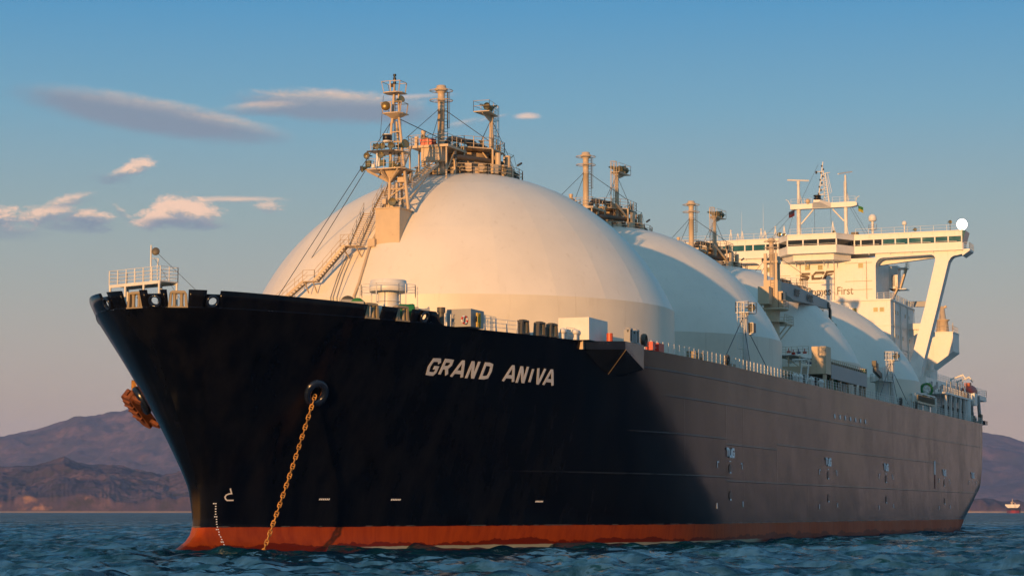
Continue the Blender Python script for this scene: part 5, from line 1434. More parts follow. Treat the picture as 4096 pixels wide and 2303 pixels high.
for y, z, r_ in ((-9.4, 54.6, .72), (-15.0, 53.5, .42)):
    mb = MB(); mb.tube((173, y, 51.6), (173, y, z - r_ * .4), .24 if r_ > .5 else .12, n=12); 
    if r_ > .5:
        mb.tube((173, y, 52.7), (173, y, 52.8), .75, n=16); rails(mb, [(173 + .72 * math.cos(a), y + .72 * math.sin(a), 52.8) for a in np.linspace(0, 2 * math.pi, 8)[:-1]], .8, 2, 2, .02, .03, closed=True)
    mb.lathe([(r_ * .8, z - r_ * .6), (r_, z - r_ * .3), (r_, z + r_ * .2)] + [(r_ * math.cos(a), z + r_ * .2 + r_ * math.sin(a)) for a in np.linspace(.2, 1.55, 7)], 24, Matrix.Translation((173, y, 0)))
    mb.build('satellite_dome', WHITE, whl)
for p, s in (((171, 6.9, 52.3), 1.2), ((171, -17.2, 52.1), .9), ((171.5, -23.2, 53.2), .9), ((170.8, -3.0, 52.3), .8), ((170.8, 6.0, 52.2), .8)):
    lamp(whl, p, (-1, -.4, 0), s)
mb = MB(); mb.tube((171.5, -23.2, 51.6), (171.5, -23.2, 53), .06, n=6); mb.tube((172.2, -6.2, 51.6), (172.2, -6.2, 52.2), .1, n=6); mb.cbox((172.2, -6.4, 51.95), (.9, 1.2, .6)); mb.build('roof_locker', GREYB, whl)
mb = MB(); mb.cbox((170.9, 1.2, 51.95), (.6, 1.2, .5)); mb.build('green_cover', GREENP, whl); mb = MB(); mb.cbox((170.9, 2.9, 51.95), (.4, .4, .5)); mb.build('red_alarm', REDP, whl)

# radar mast
mb = MB(); MX = 174.0
for y in (4.05, -4.45):
    mb.tube((MX, y, 51.5), (MX, y, 57.0), .40 if y > 0 else .34, n=16)
    mb.tube((MX, y, 58.1), (MX, y, 61.7), .30, .24, 14); mb.tube((MX + .5, y - .5, 58.1), (MX, y, 61), .07, n=6)
mb.tube((MX, 3.65, 54.4), (MX, 1.4, 56.9), .15, n=8); mb.tube((MX, -4.1, 54.6), (MX, -2.1, 56.8), .15, n=8)
mb.prism([(5.4, 57.0), (5.4, 57.9), (-6.2, 57.9), (-6.6, 57.7), (-6.6, 57.2), (-5.6, 57.0), (3.9, 57.0)], 1.4, Matrix(((0, 0, 1, MX - .8), (1, 0, 0, 0), (0, 1, 0, 0), (0, 0, 0, 1))))
mb.add([(MX - .8, 1.4, 57.9), (MX - .8, -2.0, 57.9), (MX - 2.4, -.3, 58.3), (MX - 2.4, .8, 58.3), (MX - .8, 1.4, 57.05), (MX - .8, -2.0, 57.05), (MX - 2.4, -.3, 57.9), (MX - 2.4, .8, 57.9)], [(0, 1, 2, 3), (7, 6, 5, 4), (3, 2, 6, 7), (0, 3, 7, 4), (2, 1, 5, 6)])
rm = mb.build('radar_mast', WHITE, ship)
mb = MB(); rails(mb, [(MX - .7, 5.3, 57.95), (MX - .7, 1.6, 57.95)], .9, 2, 1.2, .02, .03); rails(mb, [(MX - .7, -2.2, 57.95), (MX - .7, -6.3, 57.95)], .9, 2, 1.2, .02, .03)
for y in (5.5, -6.4): mb.path([(MX - .5, y, 57.9), (MX - .7, y + (.3 if y > 0 else -.2), 58.6), (MX - .9, y + (.7 if y > 0 else -.7), 58.8)], .07, n=6)
mb.build('handrail', WHITE, rm)
mb = MB()
for sy, y0, y1 in ((1, 1.0, .15), (-1, -.15, -.1)): pass
mb.tube((MX, .55, 57.9), (MX, -.45, 65.4), .13, .09, 8); mb.tube((MX, -1.5, 57.9), (MX, -.85, 63.4), .13, .09, 8); mb.tube((MX + 1, -.5, 57.9), (MX, -.5, 64), .09, n=6)
for z in np.arange(58.6, 63.6, .85):
    f = (z - 57.9) / 7.5; mb.tube((MX, .55 - f, z), (MX, -1.5 + f * .95, z + .5), .05, n=5); mb.tube((MX, .55 - f, z), (MX, -1.5 + f * .95, z), .05, n=5)
mb.tube((MX, -.85, 63.3), (MX, -1.7, 63.4), .06, n=6); mb.tube((MX, -.5, 63.6), (MX, .6, 63.7), .06, n=6)
mb.path([(MX + .4, -1.1, 63.6), (MX + .4, -1.9, 59.9), (MX + .4, -1.6, 59.7), (MX + .4, -.9, 63.4)], .04, n=5)
mb.build('lattice_mast', WHITE, rm)
mb = MB()
for i, z in enumerate(np.arange(58.9, 64.9, .62)): mb.tube((MX - .15, .45 - (z - 57.9) / 7.5 + (.18 if i % 2 else -.22), z), (MX - .15, .45 - (z - 57.9) / 7.5 + (.18 if i % 2 else -.22), z + .3), .12, n=8)
mb.tube((MX - .1, .75, 63.3), (MX - .1, .75, 63.75), .18, n=8); mb.build('signal_lamp', BLACK, rm)
mb = MB(); M = Matrix.Translation((MX - 1.6, .3, 0))
for z in (58.5, 58.95): mb.lathe([(.001, z), (.62, z), (.66, z + .05), (.66, z + .25), (.001, z + .3)], 20, M)
mb.lathe([(.001, 58.3), (.4, 58.3), (.4, 59.2), (.001, 59.25)], 16, M); mb.build('air_horn_drum', BLACK, rm)
mb = MB(); mb.sphere((MX - 1.0, 2.15, 58.3), .45, 16, 10, zmin=-1); mb.build('radome', MATS['cream_paint'], rm)
mb = MB(); mb.tube((MX, 4.05, 61.6), (MX, 4.05, 62.1), .32, n=14); mb.beam((MX - 1.3, 5.75, 62.25), (MX + .8, 2.35, 62.25), .22, .25)
mb.tube((MX, -4.45, 61.7), (MX, -4.45, 62.8), .18, n=10); mb.beam((MX - 2.4, -3.7, 62.7), (MX + 1.8, -5.25, 63.6), .2, .22); mb.build('radar_scanner', WHITE, rm)
mb = MB(); ladder(mb, (MX - .45, 4.05, 51.6), (MX - .45, 4.05, 57), .5, (0, 1, 0), .3, .05); ladder(mb, (MX - .35, -4.45, 58), (MX - .35, -4.45, 61.6), .4, (0, 1, 0), .3, .04); mb.build('ladder', WHITE, rm)
mb = MB()
for p, q in (((MX, 5.2, 57), (MX - 2, 10.5, 51.7)), ((MX, 4.6, 57), (MX - 2, 8.7, 51.7)), ((MX, -5.6, 57), (MX, -8.6, 51.7)), ((MX, -5.2, 57), (MX, -8.0, 51.7)), ((MX, .4, 65), (MX - 1, 3.6, 58)), ((MX, 1.2, 57), (MX, 1.2, 51.7)), ((MX, -1.7, 57), (MX, -1.8, 54)), ((MX, 4.8, 57), (MX - 1, 6.2, 51.7))): mb.tube(p, q, .025, n=4, cap=False)
mb.build('halyard', WIRE, rm)
def flag(name, p, w_, h, cols, label, rz):
    r = thing(name, label, 'flag', p, 'flags at the radar mast'); M = Matrix.Translation(Vector(p)) @ Matrix.Rotation(rz, 4, 'Z')
    n_ = len(cols)
    for k, mt_ in enumerate(cols):
        mb = MB(); vs = []; N = 8
        for j in (0, 1):
            for i in range(N + 1):
                f = i / N; z = h * (1 - (k + j) / n_) - f * .35; vs.append((w_ * f * .8, .08 * math.sin(f * 9), z))
        vs2 = [(x, y + .02, z) for x, y, z in vs]
        fs = [(i, i + 1, N + 2 + i, N + 1 + i) for i in range(N)]
        K = len(vs); fs += [tuple(K + t_ for t_ in reversed(f)) for f in fs]
        mb.add(vs + vs2, fs, True, M); mb.build('stripe', mt_, r)
flag('flag', (MX - .3, 4.75, 55.9), 1.5, 1.1, [mat('flag_navy', (.012, .018, .06), .8), mat('flag_crimson', (.09, .006, .012), .8)], 'small dark blue and red flag hanging left under the radar mast beam', R(70))
flag('flag', (MX - .3, -6.75, 56.2), 1.1, 1.0, [mat('flag_green', (.03, .16, .03), .8), mat('flag_yellow', (.4, .33, .03), .8)], 'small green and yellow flag flying right of the radar mast beam', R(-70))

# aft of the house: stair tower, funnel casing, engine gear -------------------------------------
mb = MB(); mb.box((183, -11.7, 43.0), (186, -10.2, 47.3)); mb.prism([(183, -13.2), (186, -13.2), (186, -10.2), (183, -10.2)], .15, Matrix.Translation((0, 0, 43.0))); mb.box((183.2, -13.2, 46.8), (186, -11.5, 46.95)); st = mb.build('stair_tower', WHITE, ship)
mb = MB(); stair(mb, (183.4, -12.0, 43.2), (183.4, -13.2, 46.9), (1, 0, 0), .9, 12); stair(mb, (181.5, -10.6, 40.3), (181.5, -11.9, 43.1), (1, 0, 0), .9, 10); rails(mb, [(183.2, -13.2, 46.95), (186, -13.2, 46.95)], 1, 2, 1); mb.build('outer_stair', MATS['cream_paint'], st)
mb = MB(); mb.box((183.0 - .03, -11.2, 43.6), (183.0, -10.6, 45.6)); mb.build('door', GREYP, st)
mb = MB(); mb.prism([(-10, 36.2), (-19.3, 36.0), (-19.3, 32.5), (-15.2, 29.6), (-15.2, 24), (-10, 24)], 6.5, Matrix(((0, 0, 1, 195), (1, 0, 0, 0), (0, 1, 0, 0), (0, 0, 0, 1)))); fc = mb.build('engine_casing', WHITE, ship)
mb = MB(); mb.prism([(-19.36, 32.5), (-15.2, 29.52), (-15.2, 29.75), (-19.36, 32.75)], 6.6, Matrix(((0, 0, 1, 194.9), (1, 0, 0, 0), (0, 1, 0, 0), (0, 0, 0, 1)))); mb.box((194.9, -19.4, 36.0), (201.6, -12, 36.15)); mb.build('casing_edge', WHITE, fc)
mb = MB(); M = Matrix.Translation((197, -17.1, 0)); mb.lathe([(1.2, 36.1), (1.0, 38.2), (1.35, 38.4), (1.35, 38.5), (.7, 38.6), (.35, 41.0), (.001, 41.05)], 14, M); mb.tube((197, -17, 40.6), (197, -17.9, 41.0), .25, n=10); rails(mb, [(195.2, -19.2, 36.15), (195.2, -13, 36.15)], 1.1, 2, 1.2); rails(mb, [(195.2, -19.2, 36.15), (201, -19.2, 36.15)], 1.1, 2, 1.2)
mb.tube((198, -18.8, 36.1), (198, -18.8, 38), .06, n=5); ladder(mb, (195.8, -16.3, 36.2), (195.8, -16.6, 39.5), .5, (0, 1, 0)); mb.build('exhaust_gear', MATS['cream_paint'], fc)
mb = MB(); mb.beam((196, -10.5, 41.5), (196, -15.8, 41.4), .9, 1.0); mb.beam((196, -12, 40.5), (196, -10.5, 37.5), .5); mb.build('engine_crane_boom', GREYP, fc)
mb = MB(); mb.tube((194.5, -15.3, 27.6), (194.5, -15.3, 30.2), .45, n=12); mb.tube((194.5, -15.3, 29.0), (194.5, -15.3, 29.3), .7, n=12); mb.build('deck_ventilator', WHITE, fc)

# poop deck houses and stern gear
mb = MB(); mb.box((163.5, -20.0, 23.3), (200, -12.7, 26.1)); mb.box((178, -20.6, 23.05), (203, -13, 23.3)); ph = mb.build('poop_house', WHITE, ship)
mb = MB(); rails(mb, [(164, -20, 26.1), (200, -20, 26.1), (200, -13, 26.1)], 1.1, 3, 1.6, .03, .045); mb.build('handrail', WHITE, ph)
mb = MB(); mb.box((160, -23.8, 23.0), (190.5, -20.0, 23.3)); mb.box((187.5, -24.2, 22.3), (190.6, -23.2, 24.4))
for x in (162, 166.5, 171, 176, 181): mb.box((x - .2, -23.7, 19.2), (x + .2, -23.3, 23.0)); mb.beam((x, -23.5, 20.6), (x + 2, -23.5, 22.9), .12)
mb.tube((183.8, -23.2, 19.15), (183.8, -23.2, 22.9), .9, n=20); mb.box((163.5, -21.0, 19.2), (200, -20.8, 23)); mb.build('boat_deck', WHITE, ph)
mb = MB(); rails(mb, [(160, -23.8, 23.3), (186, -23.8, 23.3)], 1.0, 3, 1.5, .025, .04); mb.build('handrail', WHITE, ph)
mb = MB()
for x in (162, 166, 170): stair(mb, (x, -23.0, 19.2), (x - 2.4, -23.0, 23.0), (0, 1, 0), .9, 12) if x == 162 else None
for i in range(14): mb.cbox((165 + i * 1.7, -20.1, 24.2 + (i % 3) * .5), (.9, .15, .7 + .4 * (i % 2)))
for i in range(9): mb.tube((164 + i * 2.2, -22.9, 23.3), (164 + i * 2.2 + (i % 3) * .7, -22.9, 24.6 + (i % 2)), .09, n=6)
mb.build('deck_fittings', MATS['grey_paint'], ph)
mb = MB()
for i in range(10): mb.cbox((164.5 + i * 2.3, -22.6, 20.2 + .4 * (i % 2)), (1.1, .7, 1.6))
mb.build('shaded_machinery', MATS['dark_gear_paint'], ph)
# reel with white centre
rl = thing('hose_reel', 'round reel with green rim and white centre at the poop rail', 'reel', (152.7, -22.2, 22.0))
mb = MB(); mm = frame((152.7, -22.0, 23.3), (-.75, -.65, 0), (0, 0, 1)); mb.lathe([(.85, -.3), (1.1, -.3), (1.12, .3), (.85, .3), (.8, .0), (.85, -.3)], 28, mm); mb.build('rim', GREENP, rl)
mb = MB(); mb.lathe([(.001, -.2), (.85, -.2), (.88, .1), (.4, .22), (.001, .2)], 20, mm)
for i in range(7): a = i * .9; mb.cbox(mm @ Vector((.45 * math.cos(a), .45 * math.sin(a), .25)), (.3, .3, .2), a)
mb.build('core', WHITE, rl)
mb = MB(); mb.beam((152.7, -21.8, 19.2), (152.7, -21.9, 22.6), .5, .4); mb.build('stand', WHITE, rl)
mb = MB(); mb.box((137, -23.6, 21.9), (152, -23.3, 22.1)); mb.beam((140, -22, 22.0), (155, -22, 22.8), .2); rails(mb, [(132, -23, 19.2), (150, -23, 19.2)], 2.2, 3, 1.2, .03, .05)
for x in (133, 138.5, 145, 151): mb.box((x, -23.9, 19.2), (x + .3, -23.4, 21.8))
mb.build('boat_frame', WHITE, ship)
gw = thing('gangway', 'long brown slatted gangway stowed along the rail ahead of the poop', 'gangway', (140, -24.1, 20.2))
mb = MB(); mb.box((132.3, -24.35, 20.55), (147.0, -24.2, 21.4)); mb.build('side_screen', BUFF, gw)
mb = MB()
for i in range(24): x = 132.4 + i * .62; mb.box((x, -24.42, 20.5), (x + .07, -24.34, 21.45))
mb.build('slat', MATS['dark_gear_paint'], gw)
mb = MB(); mb.box((132.3, -24.4, 20.2), (147.2, -23.4, 20.45)); mb.build('step_board', MATS['cream_paint'], gw)
# lifeboat
lb = thing('lifeboat', 'orange-red enclosed lifeboat hanging in its davit near the stern', 'lifeboat', (196, -21.6, 23.6))
mb = MB(); M = Matrix.Translation((197, -21.7, 25.1)) @ Matrix.Rotation(R(-4), 4, 'Y')
prof = []
for i in range(15):
    f = i / 14; x = -3.9 + 7.8 * f; r_ = math.sqrt(max(0.0, 1 - (2 * f - 1) ** 2 * .985)) ** .75; prof.append((x, r_))
vs = []; n_ = 16
for x, r_ in prof:
    for j in range(n_): a = 2 * math.pi * j / n_; vs.append((x, 1.35 * r_ * math.cos(a), (1.35 if math.sin(a) > 0 else 1.45) * r_ * math.sin(a)))
fs = [(i * n_ + j, i * n_ + (j + 1) % n_, (i + 1) * n_ + (j + 1) % n_, (i + 1) * n_ + j) for i in range(14) for j in range(n_)] + [tuple(range(n_)), tuple(14 * n_ + j for j in reversed(range(n_)))]
mb.add(vs, fs, True, M); mb.build('boat_hull', mat('lifeboat_orange', (.40, .045, .012), .45), lb)
mb = MB(); mb.box((-1.9, -.5, 1.1), (-.3, .5, 1.75), M); mb.build('conning_cabin', ORANGE, lb)
mb = MB()
for i in range(11): a = i / 10; mb.cbox(M @ Vector((-3.2 + 6.2 * a, -1.30, -.1)), (.3, .06, .12))
mb.build('grab_line', WHITE, lb)
mb = MB()
for x in (193.6, 200.6): mb.path([(x, -18.5, 23.3), (x, -19.0, 27.3), (x, -21.2, 28.1), (x, -21.8, 27.2)], .20, n=8); mb.beam((x, -19.2, 23.3), (x, -21.6, 23.4), .3)
mb.tube((189.5, -22.2, 24.6), (193.5, -21.0, 27.9), .10, n=6); mb.tube((191, -22, 24.3), (192, -22, 27.3), .05, n=5); dv = mb.build('boat_davit', WHITE, ship)
mb = MB(); mb.box((203.0, -20.6, 24.6), (224.0, -13.0, 25.5)); sp_ = mb.build('stern_platform', WHITE, ship)
mb = MB(); rails(mb, [(203, -20.6, 25.5), (224, -20.6, 25.5), (224, -14, 25.5)], 1.2, 3, 2.5, .03, .05); mb.build('handrail', WHITE, sp_)
mb = MB(); mb.box((202.5, -21.4, 20.4), (203.3, -20.8, 24.6)); mb.tube((203.2, -22.6, 19.5), (203.2, -22.3, 24.7), .32, n=12); mb.build('platform_post', GREYP, sp_)
mb = MB(); mb.box((200, -24.0, 19.3), (203, -19, 20.0)); mb.build('stern_counter', NAVY, ship)
instm('ring_chock', FLG, ship, frame((194.6, -24.3, 19.15), (0, -1, 0), (1, 0, 0)) @ Matrix.Diagonal((1.6, 1.4, 1, 1)))
mb = MB()
for x in (187.2, 190.8): mb.tube((x, -23.2, 19.2), (x, -23.2, 20.1), .35, n=10); mb.cbox((x + 1.5, -23.0, 19.9), (1.3, .8, 1.0))
mb.tube((189.4, -23, 20.3), (189.4, -23, 21.3), .25, n=8); mb.build('stern_capstan', GREENP, ship)
mb = MB(); mb.cbox((186.2, -23.3, 19.9), (.6, .8, 1.3)); mb.cbox((192.4, -23.2, 19.7), (1, .9, 1.0)); mb.tube((191.6, -23.2, 19.2), (191.6, -23.2, 21.2), .16, n=8); mb.build('stern_roller', GREYP, ship)

BULB = [(-48.62, 5.31), (-48.41, 4.89), (-48.62, 4.87), (-48.82, 4.78), (-48.91, 4.62), (-48.82, 4.44), (-48.68, 4.34), (-48.15, 4.35)]
DRAFT = [(-49.56, 4.08), (-49.54, 3.86), (-49.52, 3.65), (-49.5, 3.44), (-49.48, 3.23), (-49.37, 3.02), (-49.36, 2.81), (-49.33, 2.61), (-49.31, 2.41), (-49.27, 2.19), (-49.23, 1.98), (-49.21, 1.77), (-49.24, 1.56), (-49.2, 1.37), (-49.23, 1.16), (-49.26, 0.96), (-49.36, 0.75), (-49.44, 0.53), (-49.61, 0.33), (-49.77, 0.12), (-49.85, -0.07)]

MARKW = mat('mark_white', (0.92, 0.93, 0.94), 0.5, var=.02, spec=.3)
# ---------------------------------------------------------------- lettering and marks on the hull
GLY = {
 'G': [[(.95, .72), (.80, .95), (.5, 1.0), (.18, .88), (.04, .5), (.18, .12), (.5, 0.0), (.80, .06), (.93, .22), (.93, .46), (.55, .46)]],
 'R': [[(.08, 0), (.08, 1), (.62, 1), (.88, .88), (.90, .68), (.66, .50), (.08, .50)], [(.56, .5), (.92, 0)]],
 'A': [[(.0, 0), (.46, 1), (.54, 1), (.98, 0)], [(.20, .30), (.80, .30)]],
 'N': [[(.08, 0), (.08, 1), (.18, 1), (.82, 0), (.92, 0), (.92, 1)]],
 'D': [[(.08, 0), (.08, 1), (.52, 1), (.84, .84), (.94, .5), (.84, .16), (.52, 0), (.08, 0)]],
 'I': [[(.5, 0), (.5, 1)]],
 'V': [[(.0, 1), (.46, 0), (.54, 0), (.98, 1)]],
 'T': [[(0, 1), (1, 1)], [(.5, 1), (.5, 0)]],
 'U': [[(.1, 1), (.1, .25), (.25, .04), (.5, 0), (.75, .04), (.9, .25), (.9, 1)]],
 'S': [[(.92, .80), (.75, .97), (.45, 1.0), (.14, .88), (.12, .66), (.3, .54), (.7, .46), (.9, .32), (.88, .12), (.6, 0), (.25, .02), (.06, .2)]],
 'C': [[(.95, .75), (.78, .95), (.5, 1.0), (.18, .86), (.05, .5), (.18, .14), (.5, 0.0), (.80, .06), (.95, .26)]],
 'F': [[(.08, 0), (.08, 1), (.92, 1)], [(.08, .52), (.75, .52)]],
 'Y': [[(0, 1), (.5, .48), (1, 1)], [(.5, .48), (.5, 0)]],
 'K': [[(.08, 0), (.08, 1)], [(.9, 1), (.08, .40)], [(.34, .6), (.95, 0)]],
}
def stroke_ribbon(pts, w_):
    """mitred band of width w_ along a 2d polyline -> list of quads"""
    P = [Vector((x, y)) for x, y in pts]; L = []; Rr = []
    for i, p in enumerate(P):
        d0 = (P[i] - P[i - 1]).normalized() if i else None
        d1 = (P[i + 1] - P[i]).normalized() if i < len(P) - 1 else None
        closed = (P[0] - P[-1]).length < 1e-6
        if closed and i == 0: d0 = (P[-1] - P[-2]).normalized()
        if closed and i == len(P) - 1: d1 = (P[1] - P[0]).normalized()
        d0 = d0 or d1; d1 = d1 or d0
        n0 = Vector((-d0.y, d0.x)); n1 = Vector((-d1.y, d1.x)); n_ = (n0 + n1)
        n_ = n_.normalized() if n_.length > .2 else n0
        k = 1 / max(.45, n_.dot(n0)); L.append(p + n_ * w_ / 2 * k); Rr.append(p - n_ * w_ / 2 * k)
    return L, Rr
def glyph_mesh(mb, ch, x0, wd, ht, w_, place, flip=False, sub=4, th=.02):
    for st_ in GLY[ch]:
        pts = [(x0 + wd * x, ht * y if not isinstance(y, tuple) else y) for x, y in st_]
        pts = [(x, min(max(y, w_ / 2), ht - w_ / 2)) if ch not in 'AVNKY' else (x, y) for x, y in pts]
        fine = []
        for a, b_ in zip(pts, pts[1:]):
            m_ = max(1, int(math.hypot(b_[0] - a[0], b_[1] - a[1]) / .35))
            for i in range(m_): fine.append((a[0] + (b_[0] - a[0]) * i / m_, a[1] + (b_[1] - a[1]) * i / m_))
        fine.append(pts[-1])
        L, Rr = stroke_ribbon(fine, w_)
        if ch in 'AVNKY':
            for q in L + Rr: q.y = min(max(q.y, 0), ht)
        vs = [place(q.x, q.y, o) for o in (th, 0) for q in L + Rr]; n_ = len(L); K = 2 * n_
        fs = []
        for i in range(n_ - 1):
            fs += [(i, i + 1, n_ + i + 1, n_ + i), (K + n_ + i, K + n_ + i + 1, K + i + 1, K + i), (i, K + i, K + i + 1, i + 1), (n_ + i + 1, K + n_ + i + 1, K + n_ + i, n_ + i)]
        fs += [(0, n_, K + n_, K), (n_ - 1, K + n_ - 1, K + 2 * n_ - 1, 2 * n_ - 1)]
        mb.add(vs, fs)
def hull_place(x_, z_, base):
    def f(u, v, o):
        p, nn = hull_point(x_ + u, z_ + v, base + o); return p
    return f
for ch, x0, x1, zb in (('G', -36.02, -34.60, 15.02), ('R', -34.42, -33.15, 15.03), ('A', -32.88, -31.34, 15.02), ('N', -31.12, -29.92, 15.01), ('D', -29.45, -28.12, 15.0),
                       ('A', -26.46, -24.86, 14.94), ('N', -24.70, -23.42, 14.91), ('I', -23.30, -22.35, 14.90), ('V', -22.25, -21.0, 14.88), ('A', -20.95, -19.36, 14.86)):
    mb = MB(); W_ = x1 - x0
    glyph_mesh(mb, ch, .12 if ch not in 'AV' else .13, W_ - .24, 1.46, .295, hull_place(x0, zb, .03))
    mb.build('name_letter', LETTER, hull)
def flat_mark(name, polys, parent=None, mt_=MARKW, base=.05):
    mb = MB()
    for poly in polys:
        n_ = len(poly); c = [hull_point(x, z, base)[0] for x, z in poly]; d = [hull_point(x, z, base - .02)[0] for x, z in poly]
        mb.gid += 1; mb.add(c + d, [tuple(range(n_)), tuple(reversed(range(n_, 2 * n_)))] + [(i, n_ + i, n_ + (i + 1) % n_, (i + 1) % n_) for i in range(n_)])
    return mb.build(name, mt_, parent or hull)
rect = lambda x0, z0, x1, z1: [(x0, z0), (x1, z0), (x1, z1), (x0, z1)]
circ = lambda x, z, rx, rz, n_=16: [(x + rx * math.cos(2 * math.pi * i / n_), z + rz * math.sin(2 * math.pi * i / n_)) for i in range(n_)]
for i, xc in enumerate((22.35, 69.3, 106.0, 153.3, 181.4)):
    mb = MB()
    for ch, o in (('T', -1.55), ('U', -.45), ('G', .62)): glyph_mesh(mb, ch, o, .92, 1.08, .27, hull_place(xc, 9.2, .09))
    mb.build('tug_marking', MARKW, hull)
    s = 1.0 if i < 4 else .8
    flat_mark('tug_tick', [rect(xc - 5.0 * s, 8.05, xc - 4.85 * s, 8.75), rect(xc - 5.0 * s, 8.6, xc - 4.35 * s, 8.75), rect(xc + 4.9 * s, 8.05, xc + 5.05 * s, 8.75), rect(xc + 4.4 * s, 8.6, xc + 5.05 * s, 8.75), rect(xc - .32, 8.78, xc + .32, 8.88)])
    if i < 4:
        flat_mark('tug_tick', [rect(xc - 5.3, 3.75, xc - 5.05, 4.35), rect(xc + 5.0, 3.95, xc + 5.25, 4.55)])
        for z in (8.05, 5.15):
            flat_mark('tug_recess', [circ(xc, z, .52, .50)], mt_=BLACK)
            flat_mark('recess_lip', [rect(xc - .3, z - .52, xc + .3, z - .36)], base=.075)
for i in range(7):
    flat_mark('draft_dot', [circ(73.5 + 3.17 * i, 15.75, .36, .30)])
flat_mark('pilot_mark', [rect(144.5, 9.3, 145.3, 11.5)]); flat_mark('pilot_mark', [rect(144.5, 7.1, 145.3, 9.28)], mt_=mat('faded_red_mark', (.20, .04, .03), .5))
# bulbous-bow symbol drawn as one band
def band_mark(name, pts, w_, place_x=0, place_z=0):
    mb = MB(); fine = []
    for a, b_ in zip(pts, pts[1:]):
        for i in range(3): fine.append((a[0] + (b_[0] - a[0]) * i / 3, a[1] + (b_[1] - a[1]) * i / 3))
    fine.append(pts[-1]); L, Rr = stroke_ribbon(fine, w_); n_ = len(L)
    vs = [hull_point(q.x, q.y, .04)[0] for q in L + Rr] + [hull_point(q.x, q.y, .02)[0] for q in L + Rr]; K = 2 * n_
    fs = []
    for i in range(n_ - 1): fs += [(i, i + 1, n_ + i + 1, n_ + i), (K + n_ + i, K + n_ + i + 1, K + i + 1, K + i)]
    mb.add(vs, fs); return mb.build(name, LETTER, hull)
band_mark('bulb_symbol', BULB, .10)
for i, (x, z) in enumerate(DRAFT): flat_mark('draft_figure', [rect(x - .05, z - .04, x + .05, z + .04)] + ([rect(x - .20, z - .04, x - .10, z + .04)] if i % 5 == 0 else []))
for x, z in ((-40.4, 4.4), (-33.5, 4.4), (-17.3, 4.3)):
    for j in range(6): flat_mark('station_figure', [[(x + j * .17, z), (x + j * .17 + .09, z), (x + j * .17 + .13, z + .14), (x + j * .17 + .04, z + .14)]])

# ---------------------------------------------------------------- writing on the bridge front and crane
def wall_place(x_, y_, z_, sl=0.0):
    return lambda u, v, o: Vector((x_ - .02 - o, y_ - u - v * sl, z_ + v))
lg = []
mb = MB()      # broad slanting S
glyph_mesh(mb, 'S', 0, 1.75, 1.35, .42, wall_place(HX, 3.55, 43.95, .45)); mb.build('logo_letter', LOGOB, up)
mb = MB(); glyph_mesh(mb, 'C', 0, 2.1, 1.45, .42, wall_place(HX, 1.45, 44.0, .5)); mb.build('logo_letter', LOGOB, up)
mb = MB()
def wp(poly):
    P = [Vector((HX - .04, y, z)) for y, z in poly]; Q = [Vector((HX - .01, y, z)) for y, z in poly]; n_ = len(P)
    mb.add(P + Q, [tuple(range(n_)), tuple(reversed(range(n_, 2 * n_)))] + [(i, n_ + i, n_ + (i + 1) % n_, (i + 1) % n_) for i in range(n_)])
wp([(-.75, 44.1), (-1.45, 45.5), (-3.0, 45.55), (-2.8, 45.15), (-1.75, 45.1), (-1.35, 44.1)]); wp([(-1.75, 44.95), (-1.6, 44.62), (-2.45, 44.72), (-2.75, 44.98)])
mb.build('logo_letter', LOGOB, up)
def text_on(name, s, size, m_, mt_, parent, off=0.0, ext=.02, shear=0.0):
    cu = bpy.data.curves.new(name, 'FONT'); cu.body = s; cu.size = size; cu.extrude = ext; cu.offset = off; cu.shear = shear; cu.resolution_u = 3
    o = bpy.data.objects.new(name + '_src', cu); C.objects.link(o)
    dg = bpy.context.evaluated_depsgraph_get(); me = bpy.data.meshes.new_from_object(o.evaluated_get(dg))
    C.objects.unlink(o); bpy.data.objects.remove(o); me.materials.clear(); me.materials.append(mt_)
    return instm(name, me, parent, m_)
WALLM = lambda x, y, z: Matrix(((0, 0, -1, x), (-1, 0, 0, y), (0, 1, 0, z), (0, 0, 0, 1)))
yy = 2.35
for word, y0 in (('Comes', 2.4), ('First', -3.25)):
    text_on('slogan_word', word, 1.98 if word == 'Comes' else 2.0, WALLM(HX - .04, y0, 41.25) @ Matrix.Diagonal((.82, 1, 1, 1)), BLACK, up, off=.012)
BOOMM = Matrix(((1, 0, 0, 0), (0, 0, -1, 0), (0, 1, 0, 0), (0, 0, 0, 1)))
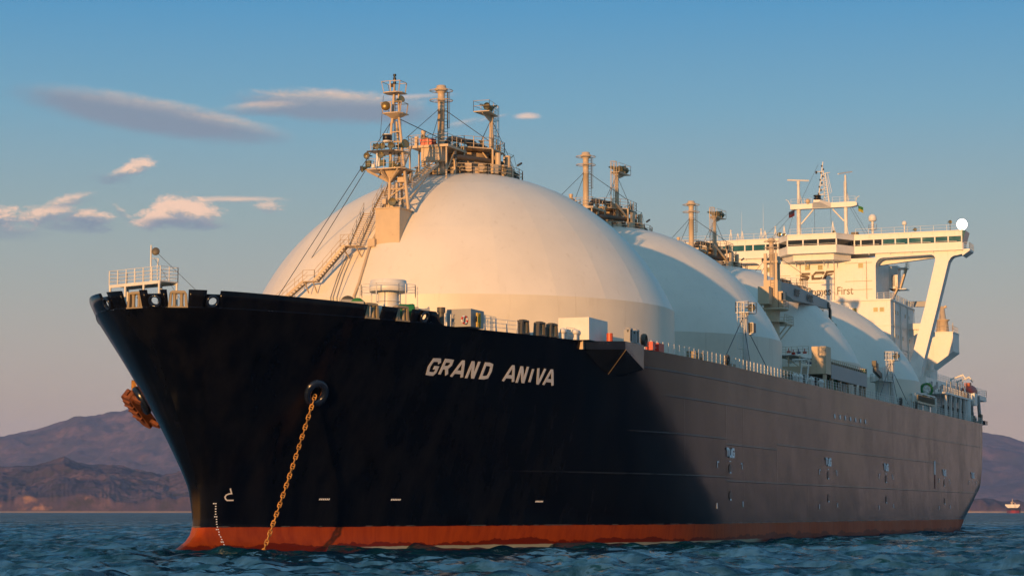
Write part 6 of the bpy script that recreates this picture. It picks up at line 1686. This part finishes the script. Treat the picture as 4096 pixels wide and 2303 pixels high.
text_on('crane_lettering', 'SCF', 1.35, Matrix.Translation((84.2, -16.82, 32.75)) @ BOOMM @ Matrix.Diagonal((1.3, 1, 1, 1)), MATS['dark_gear_paint'], boom, off=.05, shear=.3)
text_on('crane_lettering', 'NYK', 1.35, Matrix.Translation((92.2, -16.72, 32.72)) @ BOOMM @ Matrix.Diagonal((1.25, 1, 1, 1)), MATS['dark_gear_paint'], boom, off=.05)

# ---------------------------------------------------------------- cargo ship far off by the headland
d_ = Vector((math.cos(R(8.25)), math.sin(R(8.25)), 0)); P = Vector((CAM.x, CAM.y, 0)) + d_ * 6600
fs_ = thing('cargo_ship', 'small distant cargo ship with red underside and pale bridge off the right-hand hills', 'ship', P)
F = Matrix.Translation(P) @ Matrix.Rotation(R(8.25 + 3), 4, 'Z')
mb = MB(); mb.prism([(-90, 0), (-80, 11), (-60, 16), (85, 16), (92, 9), (92, -9), (85, -16), (-60, -16), (-80, -11)], 9, F @ Matrix.Translation((0, 0, -1))); mb.build('lower_hull', mat('far_red_hull', (.33, .04, .035), .6), fs_)
mb = MB(); mb.prism([(-95, 0), (-84, 12), (-62, 16.2), (85, 16.2), (93, 9), (93, -9), (85, -16.2), (-62, -16.2), (-84, -12)], 7, F @ Matrix.Translation((0, 0, 8))); mb.build('upper_hull', mat('far_dark_hull', (.035, .03, .04), .6), fs_)
mb = MB(); mb.box((62, -14, 15), (80, 14, 24), F); mb.box((60, -21, 21.5), (70, 21, 25.5), F); mb.prism([(-14, 15), (-21, 22), (21, 22), (14, 15)], 3, F @ Matrix(((0, 0, 1, 59.5), (1, 0, 0, 0), (0, 1, 0, 0), (0, 0, 0, 1)))); mb.build('far_bridge', WHITE, fs_)
mb = MB()
mb.tube(F @ Vector((66, 0, 25)), F @ Vector((66, 0, 42)), 1.2, .6, 6); mb.tube(F @ Vector((64, 3, 25)), F @ Vector((64, 3, 33)), 1.5, n=6); mb.tube(F @ Vector((-70, 0, 15)), F @ Vector((-70, 0, 30)), .8, n=6); mb.tube(F @ Vector((62, -8, 25)), F @ Vector((62, -8, 30)), .8, n=6); mb.box((60, -5, 31), (61, 5, 32), F); mb.build('far_mast', MATS['cream_paint'], fs_)
